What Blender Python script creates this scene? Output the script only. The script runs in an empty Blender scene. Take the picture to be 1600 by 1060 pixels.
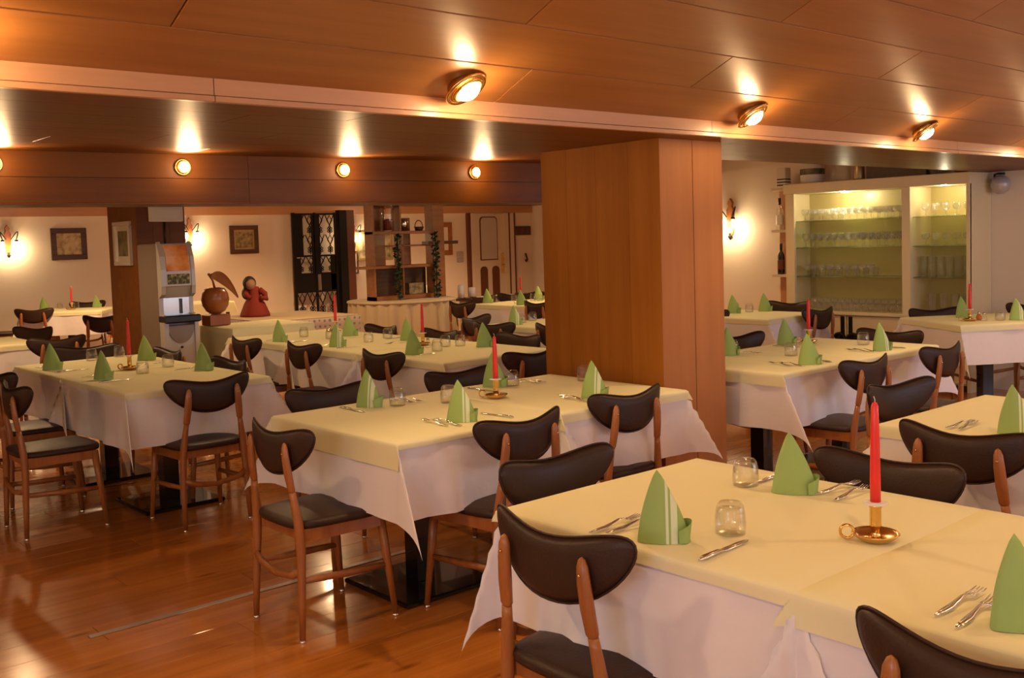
import bpy, math, random
from mathutils import Vector, Matrix
random.seed(7)
R = math.radians
PI = math.pi
scn = bpy.context.scene
col = scn.collection

# ------------------------------------------------------------------ camera
F, CX, CY = 1589.08, 794.68, 477.43
yaw, pitch, roll = R(49.167), R(3.678), R(-1.775)
fw = Vector((math.cos(yaw)*math.cos(pitch), math.sin(yaw)*math.cos(pitch), -math.sin(pitch)))
rt = fw.cross(Vector((0, 0, 1))).normalized()
up = rt.cross(fw)
rt, up = rt*math.cos(roll)+up*math.sin(roll), up*math.cos(roll)-rt*math.sin(roll)
cd = bpy.data.cameras.new('camera')
cam = bpy.data.objects.new('camera', cd)
col.objects.link(cam)
M = Matrix((rt, up, -fw)).transposed().to_4x4()
M.translation = Vector((0, 0, 1.5))
cam.matrix_world = M
cd.sensor_fit = 'HORIZONTAL'
cd.sensor_width = 36
cd.lens = 36*F/1600
cd.shift_x = -(CX-800)/1600
cd.shift_y = (CY-530)/1600
cd.clip_start = .05
scn.camera = cam

# ------------------------------------------------------------------ world, daylight, exposure
w = bpy.data.worlds.new('world'); scn.world = w
w.use_nodes = True
w.node_tree.nodes['Background'].inputs[0].default_value = (.55, .66, 1, 1)
w.node_tree.nodes['Background'].inputs[1].default_value = 0.4
vs = scn.view_settings
vs.view_transform = 'Standard'; vs.look = 'None'; vs.gamma = 1; vs.use_curve_mapping = False
vs.exposure = 0.45
WARM = (1, .63, .31)
WINDOWS = [(.2, 1.2), (5.0, 6.4), (7.2, 8.6)]      # daylight: window openings in the wall behind the camera
for a, b in WINDOWS:
    ld = bpy.data.lights.new('window_daylight', 'AREA')
    ld.shape = 'RECTANGLE'; ld.size = b-a; ld.size_y = 1.4
    ld.energy = 13 if a < 2 else 38; ld.color = (.70, .80, 1)
    lo = bpy.data.objects.new('window_daylight', ld); col.objects.link(lo)
    lo.location = ((a+b)/2, -2.62, 1.75); lo.rotation_euler = (R(90), 0, 0)

LWIN = (-1.2, .6)                                               # one more opening in the left wall, beside the viewer
ld = bpy.data.lights.new('window_daylight', 'AREA'); ld.shape = 'RECTANGLE'; ld.size = 1.8; ld.size_y = 1.4; ld.energy = 42; ld.color = (.66, .77, 1)
lo = bpy.data.objects.new('window_daylight', ld); col.objects.link(lo); lo.location = (-2.72, -.3, 1.75); lo.rotation_euler = (R(90), 0, R(-90))

# ------------------------------------------------------------------ materials
MATS = {}
def nodes(name):
    m = bpy.data.materials.new(name); m.use_nodes = True
    nt = m.node_tree
    return m, nt, nt.nodes['Principled BSDF']
def pmat(name, c, rough=.5, metal=0, coat=0, emit=None, es=0, bump=0, bscale=60, vary=0, spec=.5, sheen=0):
    if name in MATS: return MATS[name]
    m, nt, p = nodes(name)
    p.inputs['Base Color'].default_value = (*c, 1)
    p.inputs['Roughness'].default_value = rough
    p.inputs['Metallic'].default_value = metal
    p.inputs['Coat Weight'].default_value = coat
    p.inputs['Specular IOR Level'].default_value = spec
    if sheen: p.inputs['Sheen Weight'].default_value = sheen
    if emit:
        p.inputs['Emission Color'].default_value = (*emit, 1); p.inputs['Emission Strength'].default_value = es
    if bump or vary:
        tc = nt.nodes.new('ShaderNodeTexCoord'); nz = nt.nodes.new('ShaderNodeTexNoise')
        nz.inputs['Scale'].default_value = bscale; nz.inputs['Detail'].default_value = 4
        nt.links.new(tc.outputs['Object'], nz.inputs['Vector'])
        if bump:
            b = nt.nodes.new('ShaderNodeBump'); b.inputs['Strength'].default_value = bump; b.inputs['Distance'].default_value = .01
            nt.links.new(nz.outputs['Fac'], b.inputs['Height']); nt.links.new(b.outputs[0], p.inputs['Normal'])
        if vary:
            mx = nt.nodes.new('ShaderNodeMix'); mx.data_type = 'RGBA'
            mx.inputs[6].default_value = (*[x*(1-vary) for x in c], 1); mx.inputs[7].default_value = (*[min(1, x*(1+vary)) for x in c], 1)
            nt.links.new(nz.outputs['Fac'], mx.inputs[0]); nt.links.new(mx.outputs[2], p.inputs['Base Color'])
    MATS[name] = m
    return m
def wood(name, c1, c2, axis='x', grain=22, rough=.35, coat=.3, tint=.18, knots=False, spec=.5, crough=.15):
    m, nt, p = nodes(name); L = nt.links.new; N = nt.nodes.new
    tc = N('ShaderNodeTexCoord'); oi = N('ShaderNodeObjectInfo'); mp = N('ShaderNodeMapping')
    ad = N('ShaderNodeVectorMath'); ad.operation = 'MULTIPLY_ADD'
    cmb = N('ShaderNodeCombineXYZ')
    for i in range(3): L(oi.outputs['Random'], cmb.inputs[i])
    L(cmb.outputs[0], ad.inputs[0]); ad.inputs[1].default_value = (37, 53, 71); L(tc.outputs['Object'], ad.inputs[2])
    L(ad.outputs[0], mp.inputs['Vector'])
    s = {'x': (.06, 1, 1), 'y': (1, .06, 1), 'z': (1, 1, .06)}[axis]
    mp.inputs['Scale'].default_value = s
    nz = N('ShaderNodeTexNoise'); nz.inputs['Scale'].default_value = grain; nz.inputs['Detail'].default_value = 5; nz.inputs['Roughness'].default_value = .6
    L(mp.outputs[0], nz.inputs['Vector'])
    cr = N('ShaderNodeValToRGB'); cr.color_ramp.elements[0].position = .3; cr.color_ramp.elements[1].position = .72
    cr.color_ramp.elements[0].color = (*c1, 1); cr.color_ramp.elements[1].color = (*c2, 1)
    L(nz.outputs['Fac'], cr.inputs[0])
    hs = N('ShaderNodeHueSaturation')
    mr = N('ShaderNodeMapRange'); mr.inputs['To Min'].default_value = 1-tint; mr.inputs['To Max'].default_value = 1+tint
    L(oi.outputs['Random'], mr.inputs['Value']); L(mr.outputs[0], hs.inputs['Value'])
    L(cr.outputs[0], hs.inputs['Color'])
    out = hs.outputs[0]
    if knots:
        mp2 = N('ShaderNodeMapping'); L(ad.outputs[0], mp2.inputs['Vector']); mp2.inputs['Scale'].default_value = (1.3, 4.5, 1)
        vo = N('ShaderNodeTexVoronoi'); vo.inputs['Scale'].default_value = 1.6; L(mp2.outputs[0], vo.inputs['Vector'])
        c3 = N('ShaderNodeValToRGB'); c3.color_ramp.elements[0].position = .04; c3.color_ramp.elements[1].position = .16
        c3.color_ramp.elements[0].color = (.5, .38, .3, 1); c3.color_ramp.elements[1].color = (1, 1, 1, 1)
        L(vo.outputs['Distance'], c3.inputs[0])
        mx = N('ShaderNodeMix'); mx.data_type = 'RGBA'; mx.blend_type = 'MULTIPLY'; mx.inputs[0].default_value = 1
        L(out, mx.inputs[6]); L(c3.outputs[0], mx.inputs[7]); out = mx.outputs[2]
    L(out, p.inputs['Base Color'])
    p.inputs['Roughness'].default_value = rough; p.inputs['Coat Weight'].default_value = coat; p.inputs['Coat Roughness'].default_value = crough
    p.inputs['Specular IOR Level'].default_value = spec
    MATS[name] = m
    return m
def glassmat(name, tint=(1, 1, 1), rough=.02, lo=.06, hi=.75):
    m = bpy.data.materials.new(name); m.use_nodes = True; nt = m.node_tree; nt.nodes.clear(); N = nt.nodes.new; L = nt.links.new
    o = N('ShaderNodeOutputMaterial'); mx = N('ShaderNodeMixShader'); t = N('ShaderNodeBsdfTransparent'); g = N('ShaderNodeBsdfGlossy')
    lw = N('ShaderNodeLayerWeight'); lw.inputs['Blend'].default_value = .35
    mr = N('ShaderNodeMapRange'); mr.inputs['To Min'].default_value = lo; mr.inputs['To Max'].default_value = hi
    L(lw.outputs['Facing'], mr.inputs['Value']); L(mr.outputs[0], mx.inputs[0])
    t.inputs[0].default_value = (*tint, 1); g.inputs['Roughness'].default_value = rough
    L(t.outputs[0], mx.inputs[1]); L(g.outputs[0], mx.inputs[2]); L(mx.outputs[0], o.inputs[0])
    MATS[name] = m
    return m
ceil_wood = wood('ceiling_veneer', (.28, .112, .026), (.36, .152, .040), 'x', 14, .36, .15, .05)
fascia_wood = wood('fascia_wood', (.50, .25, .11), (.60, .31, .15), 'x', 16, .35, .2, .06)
beam_wood_shaded = wood('beam_wood_shaded', (.135, .044, .006), (.19, .066, .010), 'x', 14, .42, 0, .05, spec=.22)  # base colour darkened to carry the weaker light on the beam
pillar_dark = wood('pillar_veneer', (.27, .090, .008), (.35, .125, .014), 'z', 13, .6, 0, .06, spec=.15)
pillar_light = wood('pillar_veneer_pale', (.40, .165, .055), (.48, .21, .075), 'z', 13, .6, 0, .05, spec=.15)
floor_wood = wood('floor_laminate', (.42, .135, .018), (.60, .215, .034), 'x', 15, .2, .5, .09, True, .5, .08)
chair_wood = wood('chair_wood', (.27, .088, .018), (.40, .145, .032), 'z', 30, .38, .2, .08)
dark_wood = wood('dark_wood', (.06, .022, .01), (.11, .04, .018), 'x', 25, .45, .1, .1)
shelf_wood = wood('shelf_wood', (.28, .10, .025), (.38, .15, .04), 'x', 20, .45, .1, .08)
apple_wood = wood('apple_wood', (.30, .08, .02), (.40, .13, .03), 'z', 12, .35, .3, .03)
leather = pmat('brown_leather', (.038, .018, .010), .45, bump=.12, bscale=160, spec=.3)
white_cloth = pmat('white_cloth', (.80, .76, .75), .85, bump=.6, bscale=7)
yellow_cloth = pmat('yellow_cloth', (.80, .76, .46), .85, bump=.2, bscale=9)
plaster = pmat('wall_plaster', (.82, .72, .58), .8, bump=.08, bscale=40)
black_metal = pmat('black_metal', (.008, .008, .009), .2, .3, coat=.5)
iron = pmat('wrought_iron', (.012, .010, .009), .5, .6)
brass = pmat('brass', (.78, .50, .16), .22, 1)
chrome = pmat('steel', (.75, .72, .68), .2, 1)
candle_red = pmat('red_wax', (.75, .03, .02), .35, emit=(1, .05, .03), es=0)
wax_white = pmat('white_wax', (.8, .75, .7), .6)
wick_m = pmat('wick', (.6, .55, .45), .9)
bulb_m = pmat('lit_bulb', (1, 1, 1), .3, emit=(1, .80, .52), es=14)
cabinet_m = pmat('cream_lacquer', (.78, .66, .40), .4)
mirror_m = pmat('cabinet_back_panel', (.55, .47, .20), .35, spec=.4)
silver_plastic = pmat('silver_plastic', (.50, .47, .44), .35, .25)
grey_metal = pmat('grey_side_metal', (.24, .185, .14), .35, .3)
black_plastic = pmat('black_plastic', (.012, .012, .014), .3)
gold_frame = pmat('gold_frame', (.55, .40, .18), .35, .6)
silver_frame = pmat('silver_frame', (.75, .68, .58), .35, .5)
cream_paint = pmat('cream_paint', (.70, .60, .46), .5)
redbrown = pmat('redbrown_panel', (.13, .035, .014), .45)
red_cloth = pmat('red_cloth', (.24, .022, .010), .8)
hair_m = pmat('dark_hair', (.035, .02, .014), .6)
skin_m = pmat('doll_skin', (.35, .18, .11), .6)
ivy_m = pmat('ivy_green', (.02, .05, .018), .6)
strip_m = pmat('metal_floor_strip', (.45, .36, .30), .35, .7)
tile_m = pmat('white_tile', (.75, .7, .62), .4)
glass_m = glassmat('clear_glass', (.98, .98, .97), .02, .03, .55)
def lighten_with_white(m, f):  # white diffuse mixed in to brighten the glass, standing in for sparkle
    nt = m.node_tree; N = nt.nodes.new; out = [n for n in nt.nodes if n.type == 'OUTPUT_MATERIAL'][0]; src = out.inputs[0].links[0].from_socket
    d = N('ShaderNodeBsdfDiffuse'); d.inputs[0].default_value = (.95, .93, .88, 1); mx = N('ShaderNodeMixShader'); mx.inputs[0].default_value = f
    nt.links.new(src, mx.inputs[1]); nt.links.new(d.outputs[0], mx.inputs[2]); nt.links.new(mx.outputs[0], out.inputs[0])
shelf_glass = glassmat('shelf_glass', (.80, .86, .70), .05, .10, .6)
bar_glass = glassmat('bar_glass', (.99, .99, .97), .06, .04, .32)
lighten_with_white(bar_glass, .07)
pane_glass = glassmat('window_glass', (.95, .97, 1), .02, .04, .5)
def stripes(name, base, white, centers, wid, axis=0):
    m, nt, p = nodes(name); N = nt.nodes.new; L = nt.links.new
    tc = N('ShaderNodeTexCoord'); sp = N('ShaderNodeSeparateXYZ'); L(tc.outputs['Object'], sp.inputs[0])
    prev = None
    for c, wd in zip(centers, wid):
        su = N('ShaderNodeMath'); su.operation = 'SUBTRACT'; su.inputs[1].default_value = c; L(sp.outputs[axis], su.inputs[0])
        ab = N('ShaderNodeMath'); ab.operation = 'ABSOLUTE'; L(su.outputs[0], ab.inputs[0])
        lt = N('ShaderNodeMath'); lt.operation = 'LESS_THAN'; lt.inputs[1].default_value = wd; L(ab.outputs[0], lt.inputs[0])
        if prev is None: prev = lt.outputs[0]
        else:
            mx = N('ShaderNodeMath'); mx.operation = 'MAXIMUM'; L(prev, mx.inputs[0]); L(lt.outputs[0], mx.inputs[1]); prev = mx.outputs[0]
    mi = N('ShaderNodeMix'); mi.data_type = 'RGBA'; mi.inputs[6].default_value = (*base, 1); mi.inputs[7].default_value = (*white, 1)
    L(prev, mi.inputs[0]); L(mi.outputs[2], p.inputs['Base Color']); p.inputs['Roughness'].default_value = .85
    MATS[name] = m
    return m
napkin_m = stripes('striped_green_napkin', (.31, .45, .13), (.66, .74, .48), (.008, .025), (.0035, .008))
napkin_plain = pmat('green_napkin', (.31, .45, .13), .85)
def art(name, cols, scale):
    m, nt, p = nodes(name); N = nt.nodes.new; L = nt.links.new
    tc = N('ShaderNodeTexCoord'); nz = N('ShaderNodeTexNoise'); nz.inputs['Scale'].default_value = scale; nz.inputs['Detail'].default_value = 6
    L(tc.outputs['Object'], nz.inputs['Vector']); cr = N('ShaderNodeValToRGB'); e = cr.color_ramp.elements
    while len(e) < len(cols): e.new(.5)
    for i, c in enumerate(cols): e[i].position = .32+.36*i/(len(cols)-1); e[i].color = (*c, 1)
    L(nz.outputs['Fac'], cr.inputs[0]); L(cr.outputs[0], p.inputs['Base Color']); p.inputs['Roughness'].default_value = .5
    MATS[name] = m
    return m
art_sepia = art('sepia_print', [(.30, .2, .09), (.52, .40, .22), (.60, .48, .28)], 14)
art_dark = art('dark_print', [(.10, .07, .03), (.28, .22, .10), (.42, .34, .18)], 18)
art_land = art('landscape_print', [(.08, .06, .04), (.4, .33, .2), (.65, .55, .36)], 7)
art_green = art('green_print', [(.03, .03, .015), (.16, .13, .04), (.25, .2, .16)], 9)
art_panel = art('lit_orange_panel', [(.5, .04, .02), (.75, .28, .04), (.8, .45, .3)], 6)
art_badge = art('green_badge', [(.02, .03, .015), (.10, .11, .04), (.5, .4, .1)], 40)
pattern_m, nt_, p_ = nodes('dotted_fabric')
tc_ = nt_.nodes.new('ShaderNodeTexCoord'); vo_ = nt_.nodes.new('ShaderNodeTexVoronoi'); vo_.inputs['Scale'].default_value = 16; vo_.inputs['Randomness'].default_value = .15
cr_ = nt_.nodes.new('ShaderNodeValToRGB'); cr_.color_ramp.elements[0].position = .22; cr_.color_ramp.elements[1].position = .34
cr_.color_ramp.elements[0].color = (.20, .17, .18, 1); cr_.color_ramp.elements[1].color = (.55, .44, .32, 1)
nt_.links.new(tc_.outputs['Object'], vo_.inputs['Vector']); nt_.links.new(vo_.outputs['Distance'], cr_.inputs[0]); nt_.links.new(cr_.outputs[0], p_.inputs['Base Color'])

# ------------------------------------------------------------------ mesh builder
class MB:
    def __init__(s): s.v = []; s.f = []; s.sm = []
    def add(s, vs, fs, smooth=False):
        b = len(s.v); s.v += [tuple(v) for v in vs]
        for f in fs: s.f.append([b+i for i in f]); s.sm.append(smooth)
        return s
    def box(s, x0, x1, y0, y1, z0, z1, tp=0):
        v = [(x0, y0, z0), (x1, y0, z0), (x1, y1, z0), (x0, y1, z0), (x0+tp, y0+tp, z1), (x1-tp, y0+tp, z1), (x1-tp, y1-tp, z1), (x0+tp, y1-tp, z1)]
        return s.add(v, [(0, 3, 2, 1), (4, 5, 6, 7), (0, 1, 5, 4), (1, 2, 6, 5), (2, 3, 7, 6), (3, 0, 4, 7)])
    def bbox(s, x0, x1, y0, y1, z0, z1, b):          # box with chamfered edges on every side
        s.box(x0+b, x1-b, y0+b, y1-b, z0, z0+b, 0)
        s.v[-8:] = [(x0+b, y0+b, z0), (x1-b, y0+b, z0), (x1-b, y1-b, z0), (x0+b, y1-b, z0), (x0, y0, z0+b), (x1, y0, z0+b), (x1, y1, z0+b), (x0, y1, z0+b)]
        s.f = s.f[:-5] + s.f[-4:]; s.sm.pop()
        o = len(s.v)-4
        s.v += [(x0, y0, z1-b), (x1, y0, z1-b), (x1, y1, z1-b), (x0, y1, z1-b), (x0+b, y0+b, z1), (x1-b, y0+b, z1), (x1-b, y1-b, z1), (x0+b, y1-b, z1)]
        for k in (0, 4):
            for i in range(4):
                j = (i+1) % 4; s.f.append([o+k+i, o+k+j, o+k+4+j, o+k+4+i]); s.sm.append(False)
        s.f.append([o+8, o+9, o+10, o+11]); s.sm.append(False)
        return s
    def tube(s, pts, rad, n=8, flat=1.0, caps=True, closed=False):
        pts = [Vector(p) for p in pts]; m = len(pts)
        if not hasattr(rad, '__len__'): rad = [rad]*m
        vs = []; ref = None
        for i, p in enumerate(pts):
            if closed: d = pts[(i+1) % m]-pts[i-1]
            else: d = pts[min(i+1, m-1)]-pts[max(i-1, 0)]
            d.normalize()
            if ref is None: ref = Vector((1, 0, 0)) if abs(d.x) < .8 else Vector((0, 1, 0))
            a = (ref-d*ref.dot(d)).normalized(); b = d.cross(a); ref = a
            r = rad[i]; fl = flat[i] if hasattr(flat, '__len__') else flat
            for k in range(n):
                t = 2*PI*k/n; vs.append(p+a*(math.cos(t)*r)+b*(math.sin(t)*r*fl))
        fs = []
        for i in range(m if closed else m-1):
            for k in range(n):
                k2 = (k+1) % n; i2 = (i+1) % m
                fs.append((i*n+k, i*n+k2, i2*n+k2, i2*n+k))
        if caps and not closed: fs += [tuple(range(n))[::-1], tuple(range((m-1)*n, m*n))]
        return s.add(vs, fs, True)
    def lathe(s, prof, n=16, c=(0, 0, 0), axis='z', sx=1, sy=1):
        vs = []
        for r, h in prof:
            for k in range(n):
                t = 2*PI*k/n; x, y = r*math.cos(t)*sx, r*math.sin(t)*sy
                p = {'z': (x, y, h), 'y': (x, h, y), 'x': (h, x, y)}[axis]
                vs.append((p[0]+c[0], p[1]+c[1], p[2]+c[2]))
        m = len(prof); fs = [(i*n+k, i*n+(k+1) % n, (i+1)*n+(k+1) % n, (i+1)*n+k) for i in range(m-1) for k in range(n)]
        if prof[0][0] > 1e-6: fs.append(tuple(range(n))[::-1])
        if prof[-1][0] > 1e-6: fs.append(tuple(range((m-1)*n, m*n)))
        return s.add(vs, fs, True)
    def sphere(s, c, r, n=12, m=8, sc=(1, 1, 1)):
        vs = []; 
        for i in range(m+1):
            a = PI*i/m
            for k in range(n):
                t = 2*PI*k/n; vs.append((c[0]+r*sc[0]*math.sin(a)*math.cos(t), c[1]+r*sc[1]*math.sin(a)*math.sin(t), c[2]-r*sc[2]*math.cos(a)))
        return s.add(vs, [(i*n+k, i*n+(k+1) % n, (i+1)*n+(k+1) % n, (i+1)*n+k) for i in range(m) for k in range(n)], True)
    def prism(s, poly, a0, a1, plane='xz'):
        n = len(poly)
        def q(p, h): return {'xz': (p[0], h, p[1]), 'yz': (h, p[0], p[1]), 'xy': (p[0], p[1], h)}[plane]
        vs = [q(p, a0) for p in poly]+[q(p, a1) for p in poly]
        return s.add(vs, [tuple(range(n))[::-1], tuple(range(n, 2*n))]+[(i, (i+1) % n, n+(i+1) % n, n+i) for i in range(n)])
    def grid(s, fn, nu, nv, smooth=True):
        vs = [fn(i/nu, j/nv) for j in range(nv+1) for i in range(nu+1)]
        return s.add(vs, [(j*(nu+1)+i, j*(nu+1)+i+1, (j+1)*(nu+1)+i+1, (j+1)*(nu+1)+i) for j in range(nv) for i in range(nu)], smooth)
    def mesh(s, name, mat):
        me = bpy.data.meshes.new(name); me.from_pydata(s.v, [], s.f)
        me.polygons.foreach_set('use_smooth', s.sm); me.materials.append(mat); me.update()
        import bmesh
        bm = bmesh.new(); bm.from_mesh(me); bmesh.ops.remove_doubles(bm, verts=bm.verts, dist=1e-6); bmesh.ops.recalc_face_normals(bm, faces=bm.faces); bm.to_mesh(me); bm.free()
        return me
    def build(s, name, mat, parent=None, loc=None, rot=None):
        return link(name, s.mesh(name, mat), parent, loc, rot)
def link(name, me, parent=None, loc=None, rot=None):
    o = bpy.data.objects.new(name, me); col.objects.link(o); o.parent = parent
    if loc: o.location = loc
    if rot: o.rotation_euler = rot
    return o
def tag(o, label, cat, group=None, kind=None):
    o['label'] = label; o['category'] = cat
    if group: o['group'] = group
    if kind: o['kind'] = kind
    return o
def thing(name, label, cat, loc=(0, 0, 0), rz=0, group=None):
    o = bpy.data.objects.new(name, None); col.objects.link(o); o.empty_display_size = .05
    o.location = loc; o.rotation_euler = (0, 0, rz)
    return tag(o, label, cat, group)
def dup(root, loc, rz, label, group=None, scale=None):
    r = root.copy(); col.objects.link(r); r.location = loc; r.rotation_euler = (0, 0, rz); r['label'] = label
    if group: r['group'] = group
    if scale: r.scale = (scale,)*3
    for ch in list(root.children):
        c = ch.copy(); col.objects.link(c); c.parent = r
        for g in ch.children:
            d = g.copy(); col.objects.link(d); d.parent = c
    return r
def struct(o, label, cat='wall'):
    o['kind'] = 'structure'; o['label'] = label; o['category'] = cat
    return o
def point(name, parent, loc, e, color=WARM, r=.04, spot=None, rot=None):
    ld = bpy.data.lights.new(name, 'SPOT' if spot else 'POINT'); ld.energy = e; ld.color = color; ld.shadow_soft_size = r
    if spot: ld.spot_size = R(spot); ld.spot_blend = .6
    o = bpy.data.objects.new(name, ld); col.objects.link(o); o.parent = parent; o.location = loc
    if rot: o.rotation_euler = rot
    return o

# ------------------------------------------------------------------ room shell
XL, XR, XF, YN, YB = -2.6, 9.42, 14.0, -2.5, 15.4
ZS, ZF, ZB, ZM = 1.98, 2.05, 2.18, 2.6
SL = R(23); TS = math.tan(SL)
# floor: slab with planks laid on it
fl = struct(MB().box(XL, XF, YN, YB, -.06, -.012).build('floor', dark_wood), 'glossy orange brown wooden plank floor of the dining room', 'floor')
PLW, PLL = .19, 1.9
near = MB().bbox(0, PLL-.002, 0, PLW-.0012, -.012, 0, .001).mesh('plank', floor_wood)
far = MB(); cnt = 0
for j in range(int((YB-YN)/PLW)):
    y = YN+j*PLW; off = (j*.73) % PLL
    for i in range(-1, int((XF-XL)/PLL)+1):
        x = XL+i*PLL+off
        if .2 < x+PLL and x < 4.4 and 1.2 < y < 9.0:
            link('plank', near, fl, (x, y, 0)); cnt += 1
        else:
            a, b = max(x, XL), min(x+PLL-.002, XF)
            if b > a+.05: far.box(a, b, y, y+PLW-.0012, -.012, 0)
o = far.build('far_planks', floor_wood, fl); o['kind'] = 'stuff'
o = MB().bbox(1.27, 2.9, 4.02, 4.055, 0, .004, .0015).build('floor_strip', strip_m, fl); o['label'] = 'flat metal strip covering a floor joint'

# walls
struct(MB().box(XL, XF, YB, YB+.15, 0, 3).build('wall_back', plaster), 'cream plaster back wall with sconces and pictures')
struct(MB().box(XR, XR+.15, YN, 7.3, 0, 4.6).build('wall_right', plaster), 'cream plaster right wall behind the glass cabinet')
struct(MB().box(XR+.15, XF, 7.15, 7.3, 0, 3).build('wall_return', plaster), 'cream return wall behind the wooden pillar')
struct(MB().box(XF, XF+.15, 7.15, YB+.15, 0, 3).build('wall_far_right', plaster), 'cream wall closing the far right of the back room')
struct(MB().box(XL-.15, XL, YN-.15, LWIN[0], 0, 4.6).box(XL-.15, XL, LWIN[1], YB+.15, 0, 4.6).box(XL-.15, XL, LWIN[0], LWIN[1], 0, 1).box(XL-.15, XL, LWIN[0], LWIN[1], 2.5, 4.6).build('wall_left', plaster), 'cream plaster wall on the left outside the view')
m = MB(); xs = XL
for a, b in WINDOWS:
    m.box(xs, a, YN-.15, YN, 0, 4.6); m.box(a, b, YN-.15, YN, 0, 1.0); m.box(a, b, YN-.15, YN, 2.5, 4.6); xs = b
m.box(xs, XR, YN-.15, YN, 0, 4.6)
struct(m.build('wall_front', plaster), 'cream wall with daylight windows behind the viewer')
for k, (a, b) in enumerate(WINDOWS):
    m = MB()
    for (p, q, r_, s_) in ((a, a+.06, 1, 2.5), (b-.06, b, 1, 2.5), (a, b, 1, 1.06), (a, b, 2.44, 2.5), ((a+b)/2-.03, (a+b)/2+.03, 1, 2.5)): m.box(p, q, YN-.1, YN-.04, r_, s_)
    o = struct(m.build('window_%d' % (k+1), cream_paint), '%s wooden framed window in the wall behind the viewer' % ('leftmost', 'middle', 'rightmost')[k], 'window')
    for p, q in ((a+.06, (a+b)/2-.03), ((a+b)/2+.03, b-.06)): MB().box(p, q, YN-.074, YN-.07, 1.06, 2.44).build('pane', pane_glass, o)
m = MB()
for (p, q, r_, s_) in ((LWIN[0], LWIN[0]+.06, 1, 2.5), (LWIN[1]-.06, LWIN[1], 1, 2.5), (LWIN[0], LWIN[1], 1, 1.06), (LWIN[0], LWIN[1], 2.44, 2.5)): m.box(XL-.1, XL-.04, p, q, r_, s_)
o = struct(m.build('window_4', cream_paint), 'wooden framed window in the left wall beside the viewer', 'window')
MB().box(XL-.074, XL-.07, LWIN[0]+.06, LWIN[1]-.06, 1.06, 2.44).build('pane', pane_glass, o)
struct(MB().box(XL, XF, YB-.03, YB, 2.04, 2.18).build('trim_1', fascia_wood), 'orange wood frieze board along the top of the back wall', 'trim')

# ceilings
struct(MB().box(XL, XR, YN-.15, -1.1, 2.05+(3.14+1.1)*TS+.02, 4.0).build('ceiling_rear', ceil_wood), 'flat wooden ceiling strip above the windows behind the viewer', 'ceiling')
cs = struct(MB().add([(XL, 3.14, ZF+.02), (XR, 3.14, ZF+.02), (XR, -1.15, ZF+.02+4.29*TS), (XL, -1.15, ZF+.02+4.29*TS), (XL, 3.14, ZF+.06), (XR, 3.14, ZF+.06), (XR, -1.15, ZF+.06+4.29*TS), (XL, -1.15, ZF+.06+4.29*TS)],
      [(0, 1, 2, 3), (7, 6, 5, 4), (0, 4, 5, 1), (1, 5, 6, 2), (2, 6, 7, 3), (3, 7, 4, 0)]).build('ceiling', dark_wood), 'sloping ceiling of wide glossy orange veneer panels', 'ceiling')
PW = .235/math.cos(SL)
pm = MB().bbox(0, 2.37-.004, -PW+.003, 0, 0, .018, .0025).mesh('panel', ceil_wood)
for j in range(18):
    y = 3.14-.235*j; off = 1.245 if j % 2 else 2.43
    if j == 0: off = .3
    x = off-2.37*2
    while x < XR:
        if x+2.37 > XL and x+2.36 < XR+2: link('panel', pm, cs, (x, y, ZF+(3.14-y)*TS), (-SL, 0, 0))
        x += 2.37
# soffit, fascia
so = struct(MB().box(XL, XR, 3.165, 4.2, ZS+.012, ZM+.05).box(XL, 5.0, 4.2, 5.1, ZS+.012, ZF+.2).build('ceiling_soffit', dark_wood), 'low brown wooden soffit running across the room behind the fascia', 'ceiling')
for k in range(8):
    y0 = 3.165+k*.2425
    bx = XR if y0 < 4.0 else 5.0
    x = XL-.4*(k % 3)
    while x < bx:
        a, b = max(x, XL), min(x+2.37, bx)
        if b-a > .02: MB().bbox(a+.001, b-.001, y0+.0008, y0+.2417, ZS, ZS+.012, .001).build('board', beam_wood_shaded, so)
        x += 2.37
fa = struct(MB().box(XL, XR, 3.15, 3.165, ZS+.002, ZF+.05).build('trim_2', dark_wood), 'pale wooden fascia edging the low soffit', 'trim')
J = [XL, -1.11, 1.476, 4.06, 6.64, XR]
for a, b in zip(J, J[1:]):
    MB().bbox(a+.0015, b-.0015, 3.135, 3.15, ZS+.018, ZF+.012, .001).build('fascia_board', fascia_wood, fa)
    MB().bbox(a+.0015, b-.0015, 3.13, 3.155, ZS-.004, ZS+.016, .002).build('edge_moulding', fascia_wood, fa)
# back ceilings (hidden above the beam)
struct(MB().box(XL, XF, 4.2, 7.25, ZM, ZM+.1).build('ceiling_middle', ceil_wood), 'higher wooden ceiling behind the soffit', 'ceiling')
struct(MB().box(XL, XF, 7.2, YB, ZB, ZB+.52).build('ceiling_back', beam_wood_shaded), 'low glossy wooden ceiling of the back room', 'ceiling')
# beam with lamps
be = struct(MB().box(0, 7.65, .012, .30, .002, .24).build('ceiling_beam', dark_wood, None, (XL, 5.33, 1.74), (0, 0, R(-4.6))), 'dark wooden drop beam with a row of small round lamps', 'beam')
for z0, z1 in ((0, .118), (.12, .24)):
    for a, b in ((0, 2.55), (2.552, 5.1), (5.102, 7.65)): MB().bbox(a, b, 0, .012, z0, z1, .001).build('board', beam_wood_shaded, be)
for a, b in ((0, 2.55), (2.552, 5.1), (5.102, 7.65)): MB().bbox(a, b, .0, .30, -.01, 0, .001).build('board', beam_wood_shaded, be)

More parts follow.
